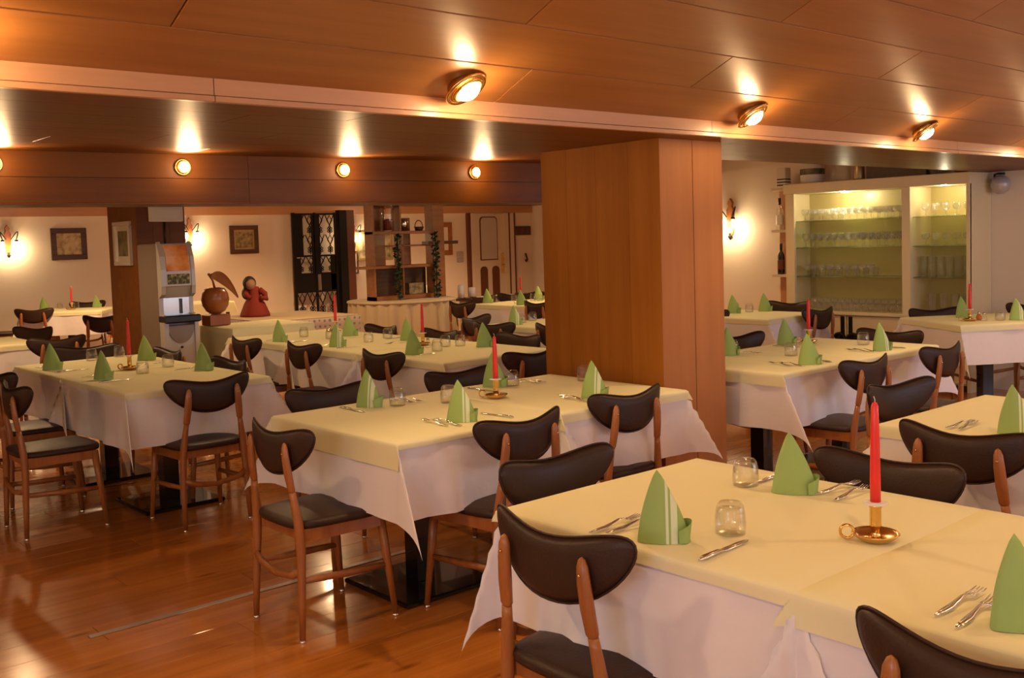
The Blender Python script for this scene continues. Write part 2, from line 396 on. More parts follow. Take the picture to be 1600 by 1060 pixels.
# big pillar, clad with vertical boards
PX0, PX1, PY0, PY1 = 3.885, 4.385, 3.325, 4.185
pi = struct(MB().box(PX0+.02, PX1-.02, PY0+.02, PY1-.02, 0, ZS).build('pillar', dark_wood), 'square pillar clad in orange brown veneer boards', 'pillar')
ys = [PY0, PY0+.21, PY0+.44, PY0+.66, PY1]
for a, b in zip(ys, ys[1:]):
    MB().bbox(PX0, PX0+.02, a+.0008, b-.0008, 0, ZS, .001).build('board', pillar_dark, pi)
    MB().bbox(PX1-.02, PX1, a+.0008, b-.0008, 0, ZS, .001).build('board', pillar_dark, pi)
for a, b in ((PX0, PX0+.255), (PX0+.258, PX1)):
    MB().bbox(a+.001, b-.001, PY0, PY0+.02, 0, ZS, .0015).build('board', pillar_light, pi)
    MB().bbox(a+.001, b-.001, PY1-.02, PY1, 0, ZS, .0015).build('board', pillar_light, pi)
# left column
c0, c1, d0, d1 = 3.44, 3.89, 9.0, 9.7
co = struct(MB().box(c0+.02, c1-.02, d0+.02, d1-.02, 0, ZB).build('column', dark_wood), 'dark brown wooden column behind the left table', 'pillar')
for a, b in ((c0, c0+.15), (c0+.15, c0+.3), (c0+.3, c1)):
    for q in (d0, d1-.02): MB().bbox(a+.001, b-.001, q, q+.02, 0, ZB, .001).build('board', beam_wood_shaded, co)
for a, b in ((d0+.02, d0+.36), (d0+.36, d1-.02)):
    for q in (c0, c1-.02): MB().bbox(q, q+.02, a+.001, b-.001, 0, ZB, .001).build('board', beam_wood_shaded, co)

# ------------------------------------------------------------------ recessed lamps
def lamp(label, loc, rot, e, r=.088, group='recessed ceiling spotlights', vis=True):
    t = thing('recessed_spotlight', label, 'lamp', loc, 0, group); t.rotation_euler = rot
    m = MB(); m.lathe([(r*.70, -.004), (r*.74, .004), (r*.72, .03), (r*.5, .045)], 20); m.build('can', brass, t)
    m = MB(); m.lathe([(r*.78, .004), (r*.8, -.010), (r*.93, -.014), (r, -.008), (r, 0), (r*.9, .002)], 24); m.build('trim_ring', brass, t)
    m = MB(); m.lathe([(r*.80, -.008), (r*.74, -.016), (r*.68, -.022), (r*.64, -.016), (r*.5, .002)], 20, (r*.04, 0, 0)); m.build('eyeball', brass, t)
    m = MB(); m.lathe([(0, -.046), (r*.28, -.042), (r*.48, -.030), (r*.54, -.016), (r*.4, .002), (0, .004)], 16, (r*.06, 0, 0)); m.build('bulb', bulb_m, t)
    point('lamp_light', t, (.01, 0, -.10), e*.22, r=.035)
    point('lamp_beam', t, (.01, 0, -.085), e*1.5, r=.04, spot=150)
    return t
for k, x in enumerate((.68, 2.43, 4.23, 5.97, 7.74)):
    y = 3.03; lamp(['brass spotlight in sloping ceiling beyond the left edge of view', 'biggest brass spotlight on the sloping ceiling left of the pillar', 'brass spotlight on the sloping ceiling above the right of the pillar', 'rightmost brass spotlight on the sloping ceiling above the cabinet', 'brass spotlight in sloping ceiling beyond the right edge of view'][k],
                   (x, y-.022*math.sin(SL), ZF+(3.14-y)*TS-.022*math.cos(SL)), (-SL-R(10), R(-13), 0), 15)
for k, x in enumerate((-.6, 1.3, 3.2, 5.1, 7.0)):  # added row out of view behind the camera, for soft fill
    y = .3; lamp('added brass spotlight high on the sloping ceiling, %s in the unseen rear row' % ('leftmost', 'second', 'middle', 'fourth', 'rightmost')[k], (x, y, ZF+(3.14-y)*TS), (-SL, 0, 0), 22)
for k, x in enumerate((.42, 1.28, 2.14, 3.03, 3.91)):
    y = 5.33-math.tan(R(4.6))*(x-XL)
    lamp(['small round lamp on dark beam beyond the left edge', 'small round lamp on dark beam cut by the left photo edge', 'small round lamp on dark beam above the drinks machine', 'small round lamp on dark beam above the iron grille', 'small round lamp on dark beam nearest the pillar'][k],
         (x, y-.001, 1.915), (R(-90), 0, R(-4.6)), 5, .042, 'small lamps along the dark beam')
for k, (x, y, z) in enumerate(((3.2, 6.3, ZM), (5.2, 6.0, ZM), (7.4, 5.9, ZM), (2.2, 8.6, ZB), (5.4, 9.3, ZB), (8.4, 8.7, ZB), (4.2, 12.5, ZB), (7.4, 13.2, ZB), (11, 13.2, ZB))):  # added spotlights out of sight above the beam, brightening the back room
    lamp('added brass ceiling spotlight hidden above ' + ('the left table', 'the long rear table', 'the small table near bottle shelves', 'the far left table', 'the sideboard', 'the farthest table', 'the table under the wall picture', 'the iron grille', 'the white door')[k], (x, y, z), (0, 0, 0), 20 if y < 8 else (34 if y < 10 else 75))
def sconce(label, loc, rz, e=4.5):
    t = thing('wall_sconce', label, 'wall lamp', loc, rz, 'lantern wall sconces')       # local -y points into the room
    MB().prism([(-.035, -.16), (0, -.21), (.035, -.16), (.045, .10), (.02, .14), (.03, .18), (0, .23), (-.03, .18), (-.02, .14), (-.045, .10)], -.035, 0).build('back_plate', apple_wood, t)
    m = MB(); m.lathe([(0, -.24), (.012, -.225), (.03, -.20), (.012, -.18), (.018, -.16)], 10, (0, -.03, 0)); m.build('finial', iron, t)
    for s in (-1, 1):
        a = MB().tube([(s*(.03+.11*math.sin(u)*.5+.06*u/PI), -.05-.05*math.sin(u/2), .02+.11*math.sin(u)) for u in [PI*k/10 for k in range(11)]], .007, 6)
        a.lathe([(.005, .0), (.022, -.005), (.028, -.02), (.008, -.03)], 10, (s*.09, -.10, .02)); a.build('arm', iron, t)
        MB().lathe([(.010, -.01), (.022, -.035), (.026, -.06), (.018, -.09), (.004, -.11), (0, -.112)], 10, (s*.09, -.10, .0)).build('bulb', bulb_m, t)
        point('sconce_light', t, (s*.09, -.13, -.13), e, (1, .70, .38), .03)
    return t
sconce('lantern wall sconce at the left edge on the back wall', (4.06, YB, 1.70), 0)
sconce('lantern wall sconce half hidden behind the drinks machine', (6.72, YB, 1.78), 0)
sconce('lantern wall sconce right of the iron grille beside framed pictures', (9.72, YB, 1.72), 0)
for k, (x, y, z, a) in enumerate(((XL, 1.6, 1.9, 90), (XL, 4.0, 1.75, 90), (XL, 7.5, 1.75, 90), (3.2, YN, 1.9, 180), (-1.2, YN, 1.9, 180))):  # sconces added out of view to light the ceiling and front faces
    sconce(['added unseen lantern sconce on left wall beside the viewer', 'added unseen lantern sconce on left wall level with the pillar', 'added unseen lantern sconce on left wall level with the left table', 'added unseen lantern sconce on the wall right behind the viewer', 'added unseen lantern sconce in the rear left corner behind the viewer'][k], (x, y, z), R(a), 9)
sconce('lantern wall sconce right of the wooden pillar near the glass cabinet', (XR, 7.02, 1.66), R(-90), 4)

# ------------------------------------------------------------------ chairs
def smoothstep(a, b, x):
    t = max(0, min(1, (x-a)/(b-a))); return t*t*(3-2*t)
def make_chair():
    t = thing('dining_chair', '', 'chair')
    # backrest: padded kidney shape, curved round the sitter
    def outline(u):
        zc = .705+.078*u*u; h = .082*math.sqrt(max(0, 1-abs(u)**3.2)); return zc, h
    def bfn(side):
        def f(a, b):
            u = math.sin((a*2-1)*PI/2); zc, h = outline(u); v = b*2-1
            z = zc+h*v
            th = .017*math.sqrt(max(0, 1-abs(v)**3))*math.sqrt(max(0, 1-abs(u)**6))
            y = -.200-.04*(z-.62)+.055*u*u
            return (.242*u, y+side*th+(.004 if side > 0 else 0)*math.cos(v*PI/2), z)
        return f
    m = MB().grid(bfn(1), 24, 8).grid(bfn(-1), 24, 8); b = m.build('backrest', leather, t)
    # piping seam round the edge
    pts = []
    for k in range(48):
        a = 2*PI*k/48; u = math.cos(a); zc, h = outline(u*.999)
        v = math.sin(a)/max(.05, math.sqrt(max(.0025, 1-abs(u)**3.2))) if abs(u) < .98 else 0
        v = max(-1, min(1, v*1.0)); z = zc+h*(1 if math.sin(a) > 0 else -1) if abs(u) < .999 else zc
        pts.append((.243*u, -.200-.04*(z-.62)+.055*u*u, z))
    MB().tube(pts, .0035, 5, closed=True).build('piping', leather, b)
    # seat
    def sfn(a, b):
        x, y = a*2-1, b*2-1
        k = 1-.5*max(abs(x), abs(y))**8*min(abs(x), abs(y))**4*.25
        wd = .185+.032*(y*.5+.5)
        e = max(abs(x), abs(y)); z = .452+.022*(1-e**2.2)
        return (x*wd*k, y*.205*k+.005*(1-x*x)*y, z)
    def sfl(a, b):
        p = sfn(a, b); x, y = a*2-1, b*2-1; e = max(abs(x), abs(y)); return (p[0]*1.0, p[1], .428 if e > .99 else .424)
    m = MB().grid(sfn, 14, 14).grid(sfl, 14, 14)
    ring = [sfn(i/14, 0) for i in range(14)]+[sfn(1, i/14) for i in range(14)]+[sfn(1-i/14, 1) for i in range(14)]+[sfn(0, 1-i/14) for i in range(14)]
    n = len(ring); vs = [(p[0], p[1], .452) for p in ring]+[(p[0]*1.012, p[1]*1.012, .44) for p in ring]+[(p[0], p[1], .428) for p in ring]
    m.add(vs, [(k*n+i, k*n+(i+1) % n, (k+1)*n+(i+1) % n, (k+1)*n+i) for k in range(2) for i in range(n)], True)
    m.build('seat', leather, t)
    # apron rails
    m = MB(); m.box(-.165, .165, .150, .172, .378, .428).box(-.150, .150, -.185, -.165, .385, .428)
    for s in (-1, 1):
        m.add([(s*.158, -.18, .378), (s*.176, -.18, .378), (s*.196, .17, .378), (s*.178, .17, .378), (s*.158, -.18, .428), (s*.176, -.18, .428), (s*.196, .17, .428), (s*.178, .17, .428)],
              [(0, 1, 2, 3), (4, 5, 6, 7), (0, 1, 5, 4), (1, 2, 6, 5), (2, 3, 7, 6), (3, 0, 4, 7)])
    m.build('seat_frame', chair_wood, t)
    for s in (-1, 1):
        # rear leg runs up into a flattened paddle behind the backrest
        m = MB().tube([(s*.187, -.208, .012), (s*.184, -.202, .15), (s*.176, -.193, .36), (s*.169, -.194, .45), (s*.157, -.204, .545), (s*.153, -.207, .572)], [.0115, .0145, .0185, .0185, .0145, .0135], 10)
        m.tube([(s*.153, -.207, .570), (s*.152, -.208, .580), (s*.146, -.216, .64), (s*.141, -.221, .70), (s*.138, -.222, .74), (s*.137, -.222, .757), (s*.137, -.222, .763)], [.013, .0185, .0205, .0195, .0165, .010, .002], 10, .72)
        l = m.build('leg', chair_wood, t)
        MB().lathe([(.012, 0), (.013, .004), (.011, .013)], 8, (s*.187, -.208, 0)).build('foot_glide', chrome, l)
        MB().lathe([(0, -.0385), (.0045, -.038), (.0045, -.034), (0, -.033)], 8, (s*.139, -.2, .722), 'y').build('screw', brass, l)
        m = MB().tube([(s*.205, .205, .012), (s*.19, .182, .25), (s*.18, .165, .42)], [.0115, .017, .019], 10); l = m.build('leg', chair_wood, t)
        MB().lathe([(.012, 0), (.013, .004), (.011, .013)], 8, (s*.205, .205, 0)).build('foot_glide', chrome, l)
        MB().tube([(s*.182, -.200, .235), (s*.187, 0, .222), (s*.190, .185, .215)], [.008, .0105, .008], 8, 1.5).build('stretcher', chair_wood, t)
    MB().tube([(-.182, -.200, .275), (-.12, -.205, .245), (0, -.207, .228), (.12, -.205, .245), (.182, -.200, .275)], [.012, .010, .009, .010, .012], 8, 1.5).build('rear_brace', chair_wood, t)
    MB().tube([(-.178, .163, .395), (-.1, .166, .385), (.1, .166, .385), (.178, .163, .395)], .009, 6).build('front_rail', chair_wood, t)
    return t
# centre x, y, facing angle (deg, 0 = +X), label
CHAIRS = [
 (2.05, 3.57, 0, 'dark leather dining chair at the left end of the middle table, whole chair in view'),
 (1.845, 1.785, 0, 'nearest dining chair, its leather back in front of the foreground table'),
 (1.83, .74, 0, 'dining chair cut by the bottom photo edge at the foreground table'),
 (2.68, 1.56, 180, 'dining chair on far side of foreground table behind the red candle'),
 (2.21, 2.19, -92, 'dining chair with brown pad at the left end of foreground table'),
 (2.62, 3.16, 94, 'dining chair at near side of the middle table behind the brown padded chair'),
 (3.37, 3.27, 91, 'dining chair at near side of the middle table beside the pillar'),
 (2.57, 4.19, -93, 'dining chair on far side of middle table behind its left napkin'),
 (3.37, 4.16, -93, 'dining chair on far side of middle table behind its red candle'),
 (2.345, 5.39, 90, 'dining chair at the right end of left table, back toward viewer'),
 (1.705, 5.85, 0, 'dining chair in front of the left table, nearest the photo edge'),
 (1.84, 6.62, 0, 'dining chair second in front of left table, cut by photo edge'),
 (2.66, 5.97, 180, 'dining chair on far side of left table behind the rightmost napkin'),
 (2.67, 6.96, 180, 'dining chair on far side of left table before the drinks machine'),
 (2.5, 7.68, -112, 'dining chair at the far end of left table, wide dark back'),
 (3.75, 7.28, 0, 'leftmost dining chair along the long rear table'),
 (3.80, 6.48, 0, 'second dining chair from left along the long rear table'),
 (3.82, 5.50, 0, 'third dining chair from left along the long rear table'),
 (4.24, 4.87, 92, 'dining chair at right end of long rear table against the pillar edge'),
 (4.66, 7.25, 180, 'dining chair on far side of long rear table in front of the pleated skirt'),
 (4.66, 6.42, 180, 'dining chair on far side of long rear table right of its candle'),
 (4.75, 5.58, 180, 'dining chair on far side of long rear table near its right end'),
 (3.60, 1.60, 0, 'dining chair before the right edge table with brass screws in its posts'),
 (4.27, 2.13, -98, 'dining chair with brown pad at left end of the right edge table'),
 (5.00, 3.03, 90, 'dining chair at near side of the table right of pillar, left one'),
 (5.80, 3.0, 90, 'dining chair at near side of the table right of pillar, right one'),
 (6.30, 3.52, 180, 'dining chair at far right end of the table right of pillar'),
 (5.72, 4.04, -92, 'dining chair behind the table right of pillar, beside the pillar edge'),
 (8.29, 4.02, -123, 'dining chair left of candle behind the table before the cabinet'),
 (8.93, 3.72, 160, 'dining chair by the wall behind the table before the cabinet'),
 (8.45, 5.76, 180, 'dining chair behind the small table near the bottle shelves'),
 (8.00, 5.20, 90, 'dining chair before the cabinet doors with black ring handles'),
 (7.62, 5.85, 0, 'dining chair peeping out beside the pillar at the small table'),
 (5.95, 7.14, -72, 'dining chair behind table left of the pillar, tilted front view'),
 (5.68, 6.62, 8, 'dining chair in front of table left of the pillar, posts showing'),
 (5.80, 5.96, 0, 'dining chair half hidden by the pillar at the table left of it'),
 (8.05, 9.60, -80, 'far dining chair by the low wall end, upper of two overlapping'),
 (7.38, 9.18, 0, 'far dining chair in front of farthest table beside the pleated skirt'),
 (8.40, 9.87, 180, 'far dining chair against the low wall behind a wine glass'),
 (8.92, 9.76, -90, 'far dining chair against the low wall right of the thin candle'),
 (7.77, 8.30, 0, 'far dining chair in front of farthest table touching the pillar edge'),
 (4.00, 13.97, 56, 'far dining chair before the table under the left wall picture'),
 (4.05, 11.50, 40, 'far dining chair left of the dark column, posts toward viewer'),
 (3.78, 14.95, -20, 'far brown dining chair at the left photo edge by the sconce'),
 (4.93, 14.85, -105, 'far dining chair behind the candle under the left wall picture'),
 (4.97, 13.60, 150, 'far dining chair just left of the dark column under the picture'),
 (2.76, 10.24, -150, 'far dining chair behind the table at left photo edge'),
 (2.66, 9.02, 94, 'far dining chair at right end of the table at left photo edge'),
]
ch0 = make_chair()
for i, (x, y, a, lab) in enumerate(CHAIRS):
    o = ch0 if i == 0 else dup(ch0, (x, y, 0), 0, lab)
    o.location = (x, y, 0); o.rotation_euler = (0, 0, R(a-90)); o['label'] = lab; o['group'] = 'leather backed dining chairs'

# ------------------------------------------------------------------ tables and cloths
def cloth_mesh(wx, wy, o, z0, flare, amp, seed, diag=(1, 1, 1, 1), nside=7):
    """rectangular cloth over a wx x wy top; o = overhang (-x,+x,-y,+y); corners hang in a flared fold"""
    rnd = random.Random(seed); ph = [rnd.uniform(0, 6.28) for _ in range(8)]
    def axis(wd, a, b):
        k = max(4, int(wd/.06)); L = []
        L += [-a*(1-i/nside) for i in range(nside)] if a > 0 else []
        if a > .02: L.append(-.008)
        L += [wd*i/k for i in range(k+1)]
        if b > .02: L.append(wd+.008)
        L += [wd+b*(i+1)/nside for i in range(nside)] if b > 0 else []
        return sorted(L)
    U, V = axis(wx, o[0], o[1]), axis(wy, o[2], o[3])
    eps = .006
    def pos(u, v):
        dx = max(0, -u, u-wx); dy = max(0, -v, v-wy); sx = -1 if u < 0 else 1; sy = -1 if v < 0 else 1
        cu, cv = min(max(u, 0), wx), min(max(v, 0), wy)
        if dx == 0 and dy == 0:
            e = min(u, wx-u, v, wy-v)
            return (u, v, z0-.0012*max(0, 1-e/.02)+.0006*math.sin(u*9+ph[0])*math.sin(v*8+ph[1]))
        if dy == 0:
            q = math.sin(PI*v/wy); wv = amp*(dx/.3)*(math.sin(v*2*PI*2.2/wy+ph[2])+.5*math.sin(v*2*PI*4.7/wy+ph[3]))*q
            e = eps*min(1, dx/.012)+dx*.035
            return (cu+sx*(e+max(-e*.6, wv)), v, z0-.001-math.sqrt(max(0, dx*dx-.25*e*e)) if dx > .012 else z0-.001-dx*.6)
        if dx == 0:
            q = math.sin(PI*u/wx); wv = amp*(dy/.3)*(math.sin(u*2*PI*2.1/wx+ph[4])+.5*math.sin(u*2*PI*4.3/wx+ph[5]))*q
            e = eps*min(1, dy/.012)+dy*.035
            return (u, cv+sy*(e+max(-e*.6, wv)), z0-.001-math.sqrt(max(0, dy*dy-.25*e*e)) if dy > .012 else z0-.001-dy*.6)
        r = math.hypot(dx, dy); t = math.atan2(dy, dx)/(PI/2)
        ci = (0 if sx < 0 else 1)+(0 if sy < 0 else 2)
        k = flare*diag[ci]*math.sin(PI*t)**1.2*r
        lean = -.6 if ci == 0 else (.5 if math.sin(ph[6]+ci*2.4) > 0 else -.5)
        e = eps*min(1, r/.012)+r*.035
        px = cu+sx*(e*(1-t)+k*.72*(1+lean)); py = cv+sy*(e*t+k*.72*(1-lean))
        return (px, py, z0-.001-math.sqrt(max(0, r*r-k*k)) if r > .012 else z0-.001-r*.6)
    m = MB(); nu, nv = len(U), len(V)
    m.add([pos(u, v) for v in V for u in U], [(j*nu+i, j*nu+i+1, (j+1)*nu+i+1, (j+1)*nu+i) for j in range(nv-1) for i in range(nu-1)], True)
    return m
TH = .748; TOPZ = .7535
def make_table(x0, y0, wx, wy, name, rz=0, white=(.30, .30, .30, .30), over=(.05, .05, .05, .05), seed=0, diag=(1, 1, 1, 1), nth=''):
    nm = (nth+' ' if nth else '')
    t = thing('dining_table', '%s%s, black pedestal dining table under cloths' % (nm, name), 'table', (x0, y0, 0), rz, 'pedestal dining tables')
    MB().bbox(.004, wx-.004, .004, wy-.004, .715, .742, .004).build('table_top', dark_wood, t)
    cx, cy = wx/2, wy/2
    MB().bbox(cx-.045, cx+.045, cy-.045, cy+.045, .022, .715, .004).build('pedestal', black_metal, t)
    MB().bbox(cx-.24, cx+.24, cy-.24, cy+.24, 0, .024, .006).build('base_plate', black_metal, t)
    c = cloth_mesh(wx, wy, white, TH, .44, .022, seed, diag).build('tablecloth', white_cloth, None, (x0, y0, 0), (0, 0, rz))
    tag(c, 'white undercloth draped over the %s%s' % (nm, name), 'tablecloth', 'white undercloths')
    c = cloth_mesh(wx+.012, wy+.012, over, TH+.004, .45, .008, seed+50).build('overcloth', yellow_cloth, None, (x0, y0, 0), (0, 0, rz))
    c.location = (x0-.006*math.cos(rz)+.006*math.sin(rz), y0-.006*math.cos(rz)-.006*math.sin(rz), 0)
    tag(c, 'pale yellow green overcloth spread on the %s%s' % (nm, name), 'tablecloth', 'yellow overcloths')
NM = dict(T1='foreground table', T2='middle table', T3='left table', T4='table right of pillar', T5='table at right photo edge', T6='table before the glass cabinet',
          T8='small table near bottle shelves', T9='long rear table', T10='farthest table by the low wall', T11='table left of the pillar', T7='far table under wall picture', T12='far table at left photo edge')
make_table(1.80, 1.195, .86, .945, NM['T1'], seed=1, nth='left half of', over=(.035, .04, .004, .02), diag=(1, 1, .6, 1))
make_table(1.80, .24, .86, .945, NM['T1'], seed=2, nth='right half of', over=(.075, .04, .03, .05))
make_table(2.14, 3.14, .84, .95, NM['T2'], seed=3, nth='left half of', over=(.10, .004, .025, .05))
make_table(2.99, 3.14, .83, .95, NM['T2'], seed=4, nth='right half of', over=(.07, .03, .045, .05), white=(.30, .30, .30, .30), diag=(1, 1, 1, .1))
make_table(1.955, 5.39, .83, 1.02, NM['T3'], seed=5, nth='right half of', over=(.03, .07, .04, .01))
make_table(1.955, 6.42, .83, .95, NM['T3'], seed=6, nth='left half of', over=(.03, .05, .03, .05))
make_table(4.57, 3.10, .84, .86, NM['T4'], seed=7, nth='left half of', over=(.07, .004, .03, .04))
make_table(5.42, 3.10, .84, .86, NM['T4'], seed=8, nth='right half of', over=(.03, .05, .04, .04))
make_table(3.60, 1.06, .90, .94, NM['T5'], seed=9)
A6 = R(-33)
make_table(7.58, 3.56, .95, .85, NM['T6'], A6, seed=10)
make_table(7.38, 5.14, .80, .88, NM['T8'], 0, seed=11)
for k in range(3): make_table(3.79, 5.02+.99*k, .94, .98, NM['T9'], seed=12+k, nth=['right third of', 'middle third of', 'left third of'][k], over=(.05, .05, .04, .04))
make_table(7.60, 8.50, .95, .95, NM['T10'], seed=16)
make_table(5.80, 6.05, .9, .95, NM['T11'], seed=17)
make_table(3.78, 13.98, 1.0, .9, NM['T7'], R(-34), seed=18)
make_table(1.68, 9.16, .95, .95, NM['T12'], seed=19)

# ------------------------------------------------------------------ napkins, tumblers, cutlery, candles
ORD = ['leftmost', 'second from left', 'third from left', 'fourth from left', 'fifth from left', 'sixth from left', 'seventh from left', 'eighth from left']
def sx(p):                                              # left to right order as seen in the picture
    d = Vector((p[0], p[1], .76))-Vector((0, 0, 1.5)); return d.dot(rt)/d.dot(fw)
def ordered(lst, what, where):
    s = sorted(lst, key=sx); n = len(s)
    for k, p in enumerate(s):
        if n == 1: yield p, '%s on the %s' % (what, where)
        else: yield p, '%s on the %s, %s' % (what, where, 'rightmost' if k == n-1 else ORD[k])
def make_napkin(cm):
    t = thing('napkin', '', 'napkin')
    H = .175
    def f(a, b):
        th = R(112)+a*R(316); k = (1-b)**.75; bul = 1+.12*math.sin(b*PI)
        x = -.014*b**1.2+.062*k*bul*math.cos(th)*(1-.12*math.sin(3*th)*(1-b)); y = .040*k*bul*math.sin(th)
        return (x, y, H*b*(1-.03*math.cos(th)*(1-b)))
    MB().grid(f, 26, 12).build('cone', cm, t)
    def g(a, b):
        th = R(-100)+a*R(215); r = .030+.008*b
        return (.040+r*math.cos(th)*.75, -.008+.030*math.sin(th)*(1+.2*b), .050*b*(.5+.5*math.sin(PI*(.1+.75*a)))+.001)
    MB().grid(g, 14, 5).build('cuff', napkin_plain, t)
    return t
NAP = dict(T1=[(1.880, 1.620), (2.49, 1.651), (1.922, 0.790)], T2=[(2.551, 3.952), (2.586, 3.311), (3.322, 3.968), (3.380, 3.313)],
 T3=[(2.044, 6.894), (2.087, 6.083), (2.66, 6.893), (2.67, 5.994)], T9=[(3.879, 7.270), (4.471, 7.184), (3.932, 6.492), (4.517, 6.421), (3.961, 5.564), (4.547, 5.529)],
 T4=[(5.080, 3.823), (5.76, 3.87), (4.979, 3.195), (5.776, 3.204)], T5=[(3.727, 1.549)], T6=[(8.25, 3.86), (8.20, 3.40)], T8=[(7.78, 5.79), (8.09, 5.66)],
 T10=[(7.782, 9.38), (7.731, 8.717), (8.45, 9.20)], T11=[(5.88, 6.72)], T7=[(4.25, 14.55), (4.85, 14.25)])
protos = {1: make_napkin(napkin_m), 0: make_napkin(napkin_plain)}; used = set()
STRIPED = {('T1', 0), ('T2', 0), ('T2', 1), ('T2', 3), ('T5', 0), ('T4', 3), ('T9', 2), ('T11', 0), ('T6', 1)}
for T, L in NAP.items():
    for p, lab in ordered(L, 'folded green napkin standing', NM[T]):
        a = yaw-PI/2+random.uniform(-.35, .35)
        st = 1 if (T, L.index(p)) in STRIPED else 0
        o = dup(protos[st], (0, 0, 0), 0, lab) if st in used else protos[st]; used.add(st)
        o.location = (p[0], p[1], TOPZ); o.rotation_euler = (0, 0, a); o['label'] = lab; o['group'] = 'folded green napkins'
def tumbler():
    m = MB(); m.lathe([(.0345, 0), (.0375, .001), (.0385, .03), (.0365, .055), (.0325, .072), (.026, .080), (0, .081)], 20)
    m.lathe([(.0345, .001), (.0365, .03), (.0345, .052), (.028, .064), (0, .066)], 20)
    me = m.mesh('tumbler', glass_m); return me
GLS = dict(T1=[(2.459, 1.798), (2.032, 1.534)], T2=[(2.645, 3.865), (2.851, 3.747), (3.390, 3.915), (3.746, 3.747)], T3=[(2.400, 7.216), (2.62, 7.30), (2.345, 6.159), (2.585, 6.350)],
 T9=[(4.190, 7.445), (4.225, 7.088), (4.254, 6.575), (4.515, 6.70), (4.171, 5.592), (4.387, 5.781), (4.475, 5.722)], T4=[(5.175, 3.865), (5.256, 3.499), (6.008, 3.457)],
 T6=[(8.10, 3.49)], T8=[(8.0, 5.94), (7.95, 5.74)], T10=[(7.90, 9.40), (8.20, 9.38), (8.278, 9.121), (8.306, 9.02)], T11=[(6.05, 6.82), (6.25, 6.90)], T7=[(4.45, 14.55), (4.62, 14.40)])
tm = tumbler()
for T, L in GLS.items():
    for p, lab in ordered(L, 'upturned glass tumbler', NM[T]):
        o = link('tumbler', tm, None, (p[0], p[1], TOPZ+.0005)); tag(o, lab, 'glass', 'upturned tumblers on tables')
def fork_mesh():
    m = MB()
    half = [(.0, .0035), (.03, .0075), (.06, .0085), (.085, .0055), (.115, .0032), (.128, .005), (.140, .0115), (.150, .0125)]
    zz = lambda x: .0035+.010*math.exp(-((x-.112)/.03)**2)+.006*max(0, (x-.15)/.05)**1.5
    vs = []; 
    for x, h in half:
        for dz in (0, .0018): vs += [(x, -h, zz(x)+dz), (x, h, zz(x)+dz)]
    fs = []
    for i in range(len(half)-1):
        a, b = i*4, i*4+4
        fs += [(a, a+1, b+1, b), (a+2, b+2, b+3, a+3), (a, b, b+2, a+2), (a+1, a+3, b+3, b+1)]
    fs += [(0, 2, 3, 1), (len(vs)-4, len(vs)-3, len(vs)-1, len(vs)-2)]
    m.add(vs, fs, True)
    for k in range(4):
        y = -.0105+.007*k
        pts = [(x, y, zz(x)+.001) for x in (.148, .165, .18, .197)]
        m.tube(pts, [.0019, .0018, .0016, .0008], 5)
    return m.mesh('fork', chrome)
def knife_mesh():
    m = MB(); half = [(0, .004, .004), (.02, .008, .006), (.08, .0065, .006), (.092, .005, .004), (.10, .009, .0018), (.17, .0095, .0014), (.195, .006, .0012), (.205, .001, .001)]
    vs = []
    for x, h, t in half: vs += [(x, -h, .001), (x, h, .001), (x, -h, .001+t), (x, h, .001+t)]
    fs = []
    for i in range(len(half)-1):
        a, b = i*4, i*4+4
        fs += [(a, a+1, b+1, b), (a+2, b+2, b+3, a+3), (a, b, b+2, a+2), (a+1, a+3, b+3, b+1)]
    fs += [(0, 2, 3, 1), (len(vs)-4, len(vs)-3, len(vs)-1, len(vs)-2)]
    return m.add(vs, fs, True).mesh('knife', chrome)
FK = dict(T1=[(1.790, 1.785, 1.950, 1.793), (1.815, 1.752, 1.945, 1.748), (2.494, 1.585, 2.634, 1.572), (2.466, 1.510, 2.625, 1.522), (1.848, 0.917, 2.122, 0.919), (1.818, 0.862, 2.064, 0.880)],
 T2=[(2.765, 4.030, 2.772, 3.876), (2.724, 4.03, 2.720, 3.85), (2.467, 3.252, 2.490, 3.539), (2.505, 3.211, 2.528, 3.502), (3.285, 3.27, 3.300, 3.523), (3.254, 3.22, 3.262, 3.484), (3.508, 4.03, 3.507, 3.873), (3.55, 4.03, 3.552, 3.85)],
 T3=[(1.988, 7.083, 2.097, 7.11), (2.019, 6.268, 2.119, 6.29), (2.429, 6.561, 2.568, 6.566)], T9=[(3.82, 7.39, 3.97, 7.40), (4.40, 6.28, 4.28, 6.28), (3.85, 5.442, 4.042, 5.442), (3.82, 6.60, 3.949, 6.61)],
 T4=[(4.823, 3.20, 4.879, 3.40), (4.859, 3.15, 4.907, 3.36), (5.192, 3.88, 5.22, 3.70), (5.641, 3.18, 5.675, 3.40), (5.682, 3.16, 5.712, 3.38)], T5=[(3.635, 1.717, 3.945, 1.756), (3.640, 1.765, 3.900, 1.745)])
KN = dict(T1=[(1.81, 1.453, 2.012, 1.468), (2.64, 1.793, 2.43, 1.786)], T2=[(2.438, 4.03, 2.442, 3.82), (2.772, 3.20, 2.757, 3.42), (3.19, 4.03, 3.20, 3.84)], T3=[(2.01, 6.70, 2.180, 6.72), (2.004, 5.929, 2.156, 5.944), (2.74, 6.174, 2.573, 6.15)],
 T9=[(3.84, 6.36, 4.05, 6.36), (4.65, 6.635, 4.5, 6.63), (3.845, 7.12, 4.060, 7.12)], T4=[(5.098, 3.13, 5.136, 3.30), (5.933, 3.13, 5.932, 3.30), (5.65, 3.90, 5.66, 3.72)])
fm, km = fork_mesh(), knife_mesh()
